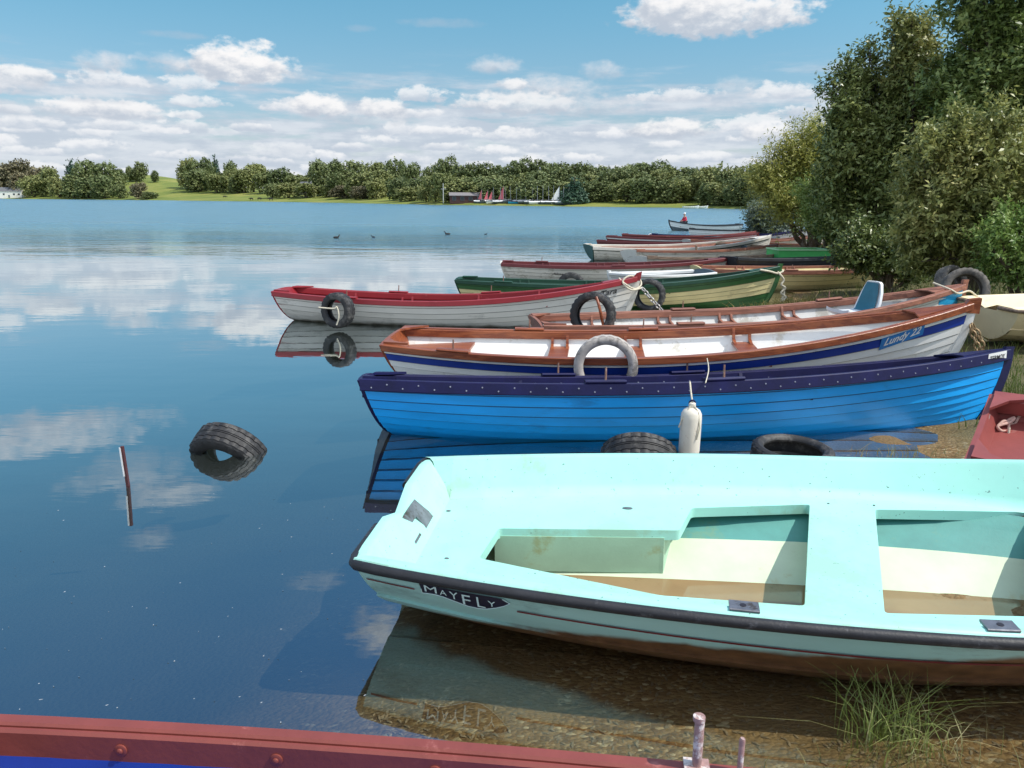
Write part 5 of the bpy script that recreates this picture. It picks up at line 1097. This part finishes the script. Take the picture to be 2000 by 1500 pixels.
# ------------------------------------------------------------------ people, birds, animals
def skin_body(name, joints, edges, mat, parent=None, sub=2):
    names = list(joints); me = bpy.data.meshes.new(name); me.from_pydata([joints[n][0] for n in names], [(names.index(a), names.index(b)) for a, b in edges], [])
    o = bpy.data.objects.new(name, me); COL.objects.link(o); md = o.modifiers.new("skin", 'SKIN'); md.use_smooth_shade = True; sv = me.skin_vertices[0].data if me.skin_vertices else None
    if sv is None:
        bpy.context.view_layer.objects.active = o; o.select_set(True); bpy.ops.object.modifier_remove(modifier="skin"); bpy.ops.object.modifier_add(type='SKIN'); sv = me.skin_vertices[0].data
    for i, n in enumerate(names):
        r = joints[n][1]; sv[i].radius = r if isinstance(r, tuple) else (r, r); sv[i].use_root = (i == 0)
    ss = o.modifiers.new("sub", 'SUBSURF'); ss.levels = sub; ss.render_levels = sub
    ev = o.evaluated_get(bpy.context.evaluated_depsgraph_get()); m2 = bpy.data.meshes.new_from_object(ev); bpy.data.objects.remove(o)
    m2.materials.clear(); m2.materials.append(mat); m2.shade_smooth(); return link(name, m2, parent)
def build_person():
    p = aty(1338, 450, pb.location.y - .0); z0 = .44
    t = thing("person", "person in a red jacket and white cap sitting hunched in the last boat", "person", (p[0], p[1], z0), (0, 0, R(200)), None, .74)
    skin = pm('skin', (0.50, 0.29, 0.21), .5, .08); cloth = pm('dark_trousers', (0.02, 0.022, 0.035), .8, .2)
    J = {'pelvis': ((0, 0, .10), .14), 'belly': ((.02, 0, .25), .14), 'chest': ((.07, 0, .44), (.16, .13)), 'neck': ((.11, 0, .58), .055), 'head0': ((.13, 0, .64), .075), 'head1': ((.14, 0, .74), .095), 'head2': ((.135, 0, .81), .065),
         'lsh': ((.08, .17, .50), .06), 'lel': ((.16, .24, .28), .045), 'lwr': ((.36, .12, .22), .032), 'rsh': ((.08, -.17, .50), .06), 'rel': ((.16, -.24, .28), .045), 'rwr': ((.36, -.12, .22), .032),
         'lhip': ((.04, .09, .08), .10), 'lkn': ((.44, .12, .12), .065), 'lan': ((.46, .12, -.22), .045), 'lto': ((.60, .13, -.26), .035), 'rhip': ((.04, -.09, .08), .10), 'rkn': ((.44, -.12, .12), .065), 'ran': ((.46, -.12, -.22), .045), 'rto': ((.60, -.13, -.26), .035)}
    E = [('pelvis', 'belly'), ('belly', 'chest'), ('chest', 'neck'), ('neck', 'head0'), ('head0', 'head1'), ('head1', 'head2'), ('chest', 'lsh'), ('lsh', 'lel'), ('lel', 'lwr'), ('chest', 'rsh'), ('rsh', 'rel'), ('rel', 'rwr'), ('pelvis', 'lhip'), ('lhip', 'lkn'), ('lkn', 'lan'), ('lan', 'lto'), ('pelvis', 'rhip'), ('rhip', 'rkn'), ('rkn', 'ran'), ('ran', 'rto')]
    # hands: palm, four curled fingers and a thumb each
    for sname, sg in (('l', 1), ('r', -1)):
        wx, wy, wz = J[sname + 'wr'][0]
        J[sname + 'palm'] = ((wx + .07, wy - sg * .02, wz - .01), (.034, .02)); E.append((sname + 'wr', sname + 'palm'))
        for k, ln in enumerate((.070, .080, .074, .058)):
            yy = wy - sg * .02 + (k - 1.5) * .021; a = f'{sname}f{k}a'; b = f'{sname}f{k}b'
            J[a] = ((wx + .07 + ln * .55, yy, wz - .02), .0095); J[b] = ((wx + .07 + ln * .75, yy, wz - .055), .0085); E += [(sname + 'palm', a), (a, b)]
        J[sname + 'ta'] = ((wx + .055, wy - sg * .02 - sg * .045, wz + .0), .010); J[sname + 'tb'] = ((wx + .09, wy - sg * .06, wz - .02), .009); E += [(sname + 'palm', sname + 'ta'), (sname + 'ta', sname + 'tb')]
    body = skin_body("body", J, E, skin, t)
    JK = {k: (J[k][0], (np.array(J[k][1]) + .018) if isinstance(J[k][1], float) else tuple(np.array(J[k][1]) + .018)) for k in ('pelvis', 'belly', 'chest', 'lsh', 'lel', 'lwr', 'rsh', 'rel', 'rwr')}
    JK = {k: (v[0], float(v[1]) if not isinstance(v[1], tuple) else v[1]) for k, v in JK.items()}
    skin_body("jacket", JK, [('pelvis', 'belly'), ('belly', 'chest'), ('chest', 'lsh'), ('lsh', 'lel'), ('lel', 'lwr'), ('chest', 'rsh'), ('rsh', 'rel'), ('rel', 'rwr')], pm('red_jacket', (0.52, 0.015, 0.05), .7, .12), t)
    TK = {k: (J[k][0], J[k][1] + .014) for k in ('pelvis', 'lhip', 'lkn', 'lan', 'rhip', 'rkn', 'ran')}
    skin_body("trousers", TK, [('pelvis', 'lhip'), ('lhip', 'lkn'), ('lkn', 'lan'), ('pelvis', 'rhip'), ('rhip', 'rkn'), ('rkn', 'ran')], cloth, t)
    mb = MB(); M_ = Matrix.Translation((.135, 0, .80)) @ Matrix.Rotation(R(8), 4, 'Y'); mb.lathe([(.108, -.02), (.112, .01), (.10, .06), (.07, .085), (.001, .095)], 18, 0, M_)
    mb.prism([(.22, -.06, .785), (.30, -.04, .775), (.30, .04, .775), (.22, .06, .785)], (0, 0, .012)); mb.build("cap", MT['sign'], t, 50)
    mb = MB(); mb.ball((.245, 0, .725), .018, 0, 8, 6, (1, .7, 1.2)); mb.build("nose", skin, body, 60)
    mb = MB()
    for sg in (-1, 1): mb.ball((.222, sg * .034, .752), .011, 0, 8, 6)
    mb.build("eyes", MT['ink'], body, 60)
    mb = MB(); mb.box((.222, 0, .675), (.012, .045, .008)); mb.build("mouth", pm('lips', (.35, .12, .1), .5), body, 30)
build_person()
def coot(px, py, label, s=1.0, rz=0.0):
    p = at(px, py, 0); t = thing("water_bird", label, "bird", (p[0], p[1], 0), (0, 0, rz), "dark water birds on the lake", s)
    J = {'body': ((0, 0, .04), (.085, .07)), 'chest': ((.13, 0, .05), .07), 'tail': ((-.17, 0, .06), .03), 'neck': ((.19, 0, .13), .03), 'head': ((.22, 0, .20), .038), 'beak0': ((.26, 0, .20), .016), 'beak': ((.30, 0, .19), .006)}
    skin_body("body", J, [('body', 'chest'), ('body', 'tail'), ('chest', 'neck'), ('neck', 'head'), ('head', 'beak0'), ('beak0', 'beak')], pm('dark_plumage', (0.02, 0.022, 0.025), .7, .2), t)
coot(656, 465, "dark water bird farthest left on the open lake", .75, R(10)); coot(730, 464, "small low dark water bird second from the left on the lake", .5, R(170)); coot(875, 458, "dark water bird with raised head straight off the boathouse", .8, R(190)); coot(948, 458, "tiny dark water bird farthest right on the open lake", .4, R(0))
def cow(px, py, Y, label, rz):
    Y = shore_Y(px) + Y; p = aty(px, py, Y); p[2] = gz(p[0], p[1])
    t = thing("cow", label, "cow", p, (0, 0, rz), "cattle on the lakeside pasture")
    J = {'hip': ((-.7, 0, 1.12), (.30, .33)), 'mid': ((0, 0, 1.05), (.34, .40)), 'sh': ((.65, 0, 1.10), (.28, .36)), 'neck': ((1.0, 0, 1.12), .20), 'head': ((1.35, 0, .95), .15), 'muz': ((1.62, 0, .78), .10), 'tail': ((-1.02, 0, 1.15), .04), 'tail2': ((-1.08, 0, .55), .03)}
    E = [('hip', 'mid'), ('mid', 'sh'), ('sh', 'neck'), ('neck', 'head'), ('head', 'muz'), ('hip', 'tail'), ('tail', 'tail2')]
    for n, x, y, par in (('fl', .62, .18, 'sh'), ('fr', .62, -.18, 'sh'), ('bl', -.75, .18, 'hip'), ('br', -.75, -.18, 'hip')):
        bx = 0.0 if n[0] == 'f' else -.10
        J[n + '1'] = ((x, y, .80), .13); J[n + '2'] = ((x + bx, y, .45), .08); J[n + '3'] = ((x, y, .08), .06); J[n + '4'] = ((x + .06, y, .03), .06); E += [(par, n + '1'), (n + '1', n + '2'), (n + '2', n + '3'), (n + '3', n + '4')]
    for sg in (-1, 1): J[f'ear{sg}'] = ((1.25, sg * .24, 1.08), .05); E.append(('head', f'ear{sg}'))
    skin_body("body", J, E, pm('black_hide', (0.018, 0.016, 0.015), .8, .2), t, 1)
cow(439, 385, 30, "black cow standing alone nearest the field hedge", R(20)); cow(491, 392, 4, "black cow grazing at the lake edge, left one", R(170)); cow(507, 390, 8, "black cow grazing at the lake edge, middle one", R(5)); cow(529, 393, 3, "black cow grazing at the lake edge, right one", R(185))

# ------------------------------------------------------------------ far shore: buildings, dinghies, flagpole
def cottage(label, px, py, Y, w, d, h, roof_h, wallm, roofm, rz=0.0, wins=3, name="cottage", door=True):
    Y = shore_Y(px) + Y; p = aty(px, py, Y); z = gz(p[0], p[1]); t = thing(name, label, "building", (p[0], p[1], z), (0, 0, rz))
    mb = MB(); mb.prism([(-w / 2, -d / 2, -.5), (w / 2, -d / 2, -.5), (w / 2, d / 2, -.5), (-w / 2, d / 2, -.5)], (0, 0, h + .5)); mb.prism([(-w / 2, -d / 2, h), (-w / 2, d / 2, h), (-w / 2, 0, h + roof_h)], (w, 0, 0)); mb.build("wall", wallm, t, 0)
    mb = MB(); e = .3
    for s in (-1, 1): mb.prism([(-w / 2 - e, s * (d / 2 + e), h - e * roof_h / (d / 2) + .06), (w / 2 + e, s * (d / 2 + e), h - e * roof_h / (d / 2) + .06), (w / 2 + e, 0, h + roof_h + .06), (-w / 2 - e, 0, h + roof_h + .06)], (0, 0, .14))
    rf = mb.build("roof", roofm, t, 0)
    if name == "cottage":
        mb = MB(); mb.box((w * .3, 0, h + roof_h + .5), (.7, .6, 1.2)); mb.build("chimney", wallm, rf, 0)
    for i in range(wins):
        x = -w / 2 + (i + .5) * w / wins
        if door and i == wins // 2:
            mb = MB(); mb.box((x, -d / 2 - .03, 1.0), (1.0, .08, 2.0)); mb.build("door", MT['slate'], t, 0); continue
        mb = MB(); mb.box((x, -d / 2 - .03, h * .55), (1.2, .10, 1.2)); wo = mb.build("window", MT['slate'], t, 0)
        mb = MB(); mb.box((x, -d / 2 - .05, h * .55), (1.0, .10, 1.0)); mb.build("pane", MT['black'], wo, 0)
    return t
wallw = pm('whitewash', (0.80, 0.76, 0.70), .7, .05, 2); roofg = pm('slate_roof', (0.13, 0.13, 0.14), .7, .15, 2)
cottage("long white cottage half hidden by brown trees on the far left shore", 22, 380, 7, 17, 7, 4.6, 2.6, wallw, roofg, R(8), 5)
cottage("small white house with grey gable beside the single rounded dark tree", 600, 352, 70, 8, 6, 4, 2.2, wallw, roofg, R(-20), 3)
cottage("pale farmhouse just showing between the trees right of the rounded dark tree", 641, 350, 75, 6, 6, 4.2, 2.4, wallw, roofg, R(10), 2)
cottage("dark red low boathouse with grey roof behind the red sails on the far shore", 926, 398, 9, 16, 7, 2.0, .9, pm('dark_red_boards', (0.06, 0.022, 0.024), .7, .2, 2), pm('grey_sheet_roof', (0.22, 0.20, 0.20), .6, .1, 2), R(6), 6, "boathouse")
mb = MB(); fp = aty(866, 398, shore_Y(866) + 1); fp[2] = gz(fp[0], fp[1]); mb.tube([(0, 0, -.3), (0, 0, 6.4)], [.11, .06], 8); mb.tube([(-.8, 0, 4.6), (.9, 0, 4.6)], .04, 6); o = mb.build("flagpole", MT['sign'], None, 40); o.location = fp; tag(o, "tall white flagpole left of the boathouse", "flagpole")
def sail_dinghy(px, Y, mast, sail, label, group, lean=0.0):
    cm = _fr.choice(['sign', 'slate', 'white', 'ltblue', 'slate'])
    Y = shore_Y(px) + 2 + (Y - 236) * .4; p = aty(px, 401, Y); z = max(.02, gz(p[0], p[1])); t = thing("sailing_dinghy", label, "sailing dinghy", (p[0], p[1], z), (0, R(lean), R(_fr.uniform(-25, 25))), group)
    Hs = Hull(4.2, 1.6, .75, .75, .7, .85, draft=.05, n=4, step=0); mb = MB()
    for s in (-1, 1): mb.grid([[tuple(Hs.pt(u, v, s)) for v in np.linspace(0, 1, 6)] for u in np.linspace(0, 1, 12)])
    mb.add([tuple(Hs.pt(0, v, 1)) for v in np.linspace(1, 0, 6)] + [tuple(Hs.pt(0, v, -1)) for v in np.linspace(0, 1, 6)][1:], [tuple(range(11))])
    mb.build("hull", MT[cm], t, 40)
    mb = MB(); mb.grid([[(u * 4.2, q * Hs.sheer(u)[0] * 1.02, Hs.sheer(u)[1] + .28 * (1 - q * q)) for q in np.linspace(-1, 1, 7)] for u in np.linspace(0, .98, 10)]); mb.build("cover", MT[_fr.choice(['sign', 'slate', 'white', 'sign', 'black'])], t, 40)
    mb = MB(); mb.tube([(2.6, 0, .2), (2.55, 0, mast)], [.085, .06], 7); mb.tube([(2.6, 0, 1.3), (.3, 0, 1.25)], .04, 6); mb.build("mast", MT['steel'], t, 40)
    if sail:
        mb = MB(); n = 8; G = []
        for i in range(n + 1):
            s = i / n; z_ = 1.3 + s * (mast - 1.5); wdt = sail[1] * (1 - s) ** .9
            G.append([(2.52 - wdt * q, .12 * math.sin(q * 3.1) * (1 - s) + .02, z_) for q in np.linspace(0, 1, 5)])
        mb.grid(G); mb.build("sail", sail[0], t, 40)
redsail = pm('red_sail', (0.55, 0.12, 0.15), .7, .1, 3); whsail = pm('white_sail', (0.8, 0.8, 0.8), .7, .03, 3)
for px, m in ((926, 4.6), (938, 4.4), (946, 4.2), (968, 5.6)): sail_dinghy(px, 238, m, (redsail, 1.2 if px < 960 else 1.7), "dinghy with a faded red sail at the boathouse", "red-sailed dinghies", _fr.uniform(-2, 2))
for k in range(15):
    px = 952 + k * 10.2 + _fr.uniform(-2, 2)
    if abs(px - 1075) > 8: sail_dinghy(px, 236 + _fr.uniform(-3, 3), 5.2 + _fr.uniform(-.4, .5), None, "covered dinghy with a bare mast in the dinghy park on the far shore", "bare-masted dinghies in the dinghy park", _fr.uniform(-5, 3))
sail_dinghy(1076, 234, 5.4, (whsail, 2.4), "dinghy with its white sail hoisted in the dinghy park", None)
for px, lb in ((1334, "tiny white boat moored off the headland, left one"), (1352, "tiny white boat moored off the headland, right one")):
    p = at(px, 407, 0); Hs = Hull(4.2, 1.5, .75, .5, .45, .7, draft=.05, n=4, step=0)
    wood_boat("moored_boat", lb, (p[0], p[1], 0.2, 0, 0, 0), Hs, [MT['white']], [0] * 4, MT['white_in'], MT['white'], MT['white'], "boats moored off the headland", thw=(.5,), knee=False, bench=False)

# ------------------------------------------------------------------ grass, weeds, floating bits
def blades(pts, hmin, hmax, w, lean, seed, seg=3):
    g = np.random.default_rng(seed); n = len(pts); h = hmin + (hmax - hmin) * g.random(n); a = g.random(n) * 6.283; le = lean * (0.3 + 1.0 * g.random(n))
    dx, dy = np.cos(a) * le * h, np.sin(a) * le * h; b = g.random(n) * 6.283; wx, wy = np.cos(b) * w, np.sin(b) * w; V = []
    for k in range(seg + 1):
        s = k / seg; c = pts + np.stack([dx * s * s, dy * s * s, h * (s - .25 * le * s * s)], -1); ww = (1 - s * .92) * .5; o = np.stack([wx * ww, wy * ww, 0 * wx], -1); V += [c - o, c + o]
    V = np.stack(V, 1).reshape(-1, 3); m = 2 * (seg + 1); base = np.arange(n)[:, None] * m; F = np.concatenate([base + np.array([[2 * k, 2 * k + 1, 2 * k + 3, 2 * k + 2]]) for k in range(seg)], 0); return V, F
def blade_obj(name, pts, hmin, hmax, w, lean, seed, mat, org=None):
    pts = np.array(pts, float); o0 = np.array(org if org is not None else (0, 0, 0), float); V, F = blades(pts - o0, hmin, hmax, w, lean, seed); me = bpy.data.meshes.new(name); me.from_pydata(V.tolist(), [], F.tolist()); me.materials.append(mat); o = link(name, me); o.location = o0; return o
GRASS = leafmat('grass_blades', (0.07, 0.11, 0.02), (0.14, 0.19, 0.04), (0.30, 0.30, 0.10), .5, .3); STRAW = leafmat('straw_grass', (0.14, 0.16, 0.05), (0.30, 0.29, 0.12), (0.50, 0.44, 0.24), .5, .25)
WEED = leafmat('dry_weeds', (0.14, 0.13, 0.03), (0.27, 0.22, 0.06), (0.42, 0.32, 0.12), .5, .25)
pts = []
while len(pts) < 26000:
    x = 2.8 + RNG.random(4000) * 13; y = 4 + RNG.random(4000) * 24; d = shore_dist(x, y); k = (d > .75 + .5 * np.sin(x * 3 + y * 2)) & (RNG.random(4000) < 14 / (y + 6)); pts += list(np.stack([x, y, ground_z(x, y)], -1)[k])
tag(blade_obj("grass", pts, .05, .20, .011, .6, 3, GRASS), None, None, None, 'stuff')
pts = []
for px, py, Y, n, s in ((1600, 568, 12.4, 900, .55), (1560, 572, 13.2, 400, .4), (1650, 570, 13.0, 500, .5), (1690, 575, 12.6, 400, .4)):
    c = aty(px, py, Y); q = RNG.normal(size=(n, 2)) * (s, .25) + c[:2]; pts += [(x, y, gz(x, y)) for x, y in q]
o = blade_obj("weeds", pts, .10, .32, .022, .8, 4, WEED); tag(o, None, None, None, 'stuff')
pts = []
for px in range(1765, 2000, 12):
    c = aty(px, 580, 12.2); q = RNG.normal(size=(26, 2)) * (.12, .25) + c[:2]; pts += [(x, y, gz(x, y)) for x, y in q]
tag(blade_obj("reeds", pts, .25, .60, .016, .35, 5, STRAW), None, None, None, 'stuff')
c = at(1745, 1425, 0.0); g = np.random.default_rng(9); q = g.normal(size=(130, 2)) * (.085, .05) + c[:2]
o = blade_obj("grass_tuft", [(x, y, -.05) for x, y in q], .14, .34, .0055, .95, 6, leafmat('tuft_grass', (0.13, 0.19, 0.03), (0.32, 0.38, 0.11), (0.62, 0.60, 0.32), .5, .25), (c[0], c[1], 0)); tag(o, "tuft of pale green grass growing out of the shallows below the mint dinghy", "grass tuft")
c2 = at(1815, 1440, 0.0); q = g.normal(size=(26, 2)) * (.10, .05) + c2[:2]
o = blade_obj("grass_tuft", [(x, y, -.04) for x, y in q], .12, .30, .005, 1.3, 7, STRAW, (c2[0], c2[1], 0)); tag(o, "straw-coloured bent stalks right of the pale green grass tuft", "grass tuft")
c3 = at(1790, 1490, 0.0); q = g.normal(size=(14, 2)) * (.20, .03) + c3[:2]
o = blade_obj("grass_tuft", [(x, y, -.03) for x, y in q], .08, .16, .0045, .5, 8, STRAW, (c3[0], c3[1], 0)); tag(o, "thin upright stalks at the bottom right corner", "grass tuft")
c4 = at(1770, 888, 0.0); q = g.normal(size=(60, 2)) * (.20, .05) + c4[:2]
o = blade_obj("grass_tuft", [(x, y, -.02) for x, y in q], .05, .16, .006, .8, 9, STRAW, (c4[0], c4[1], 0)); tag(o, "sparse dry sprouts at the foot of the blue boat's bow", "grass tuft")
c5 = at(1985, 768, .12); q = g.normal(size=(90, 2)) * (.10, .10) + c5[:2]
o = blade_obj("grass_tuft", [(x, y, gz(x, y)) for x, y in q], .15, .40, .008, .6, 10, GRASS, (c5[0], c5[1], 0)); tag(o, "green grass standing right of the blue boat's bow", "grass tuft")
# bits floating on the still water
V = []; Fc = []; g = np.random.default_rng(4)
for i in range(120):
    px, py = g.uniform(-100, 720), g.uniform(960, 1480) ; c = at(px, py, .0025); a = g.random() * 3.14; L_, w_ = g.uniform(.0015, .0065), g.uniform(.001, .0025); ca_, sa_ = math.cos(a), math.sin(a); o0 = len(V)
    for u_, v_ in ((-1, 0), (-.3, .9), (.8, .5), (1, -.2), (0, -1)): V.append((c[0] + u_ * L_ * ca_ - v_ * w_ * sa_, c[1] + u_ * L_ * sa_ + v_ * w_ * ca_, .0025 + .001 * v_))
    Fc.append(tuple(range(o0, o0 + 5)))
mb = MB(); mb.add(V, Fc); tag(mb.build("floating_debris", pm('floating_fluff', (0.22, 0.25, 0.28), .7, .2), None, 0), None, None, None, 'stuff')
# stones and dead leaves on the bed
V = []; mb = MB()
for i in range(1500):
    px, py = g.uniform(720, 2100), g.uniform(1230, 1500); c = at(px, py, -.03); z = gz(c[0], c[1]); r = g.uniform(.004, .013); a = g.random() * 3.14; cs, sn = math.cos(a), math.sin(a)
    pts = [(u_ * r * 1.6 * cs - v_ * r * .6 * sn, u_ * r * 1.6 * sn + v_ * r * .6 * cs, w_ * r * .5) for u_, v_, w_ in ((-1, 0, .1), (-.2, -.9, .4), (.9, -.3, .1), (.5, .8, .5), (-.5, .7, .7), (0, 0, 1.0))]
    mb.add([(c[0] + p[0], c[1] + p[1], z + p[2]) for p in pts], [(0, 1, 5), (1, 2, 5), (2, 3, 5), (3, 4, 5), (4, 0, 5)])
tag(mb.build("pebbles", pm('bed_pebbles', (0.19, 0.14, 0.085), .8, .5, 60), None, 0), None, None, None, 'stuff')
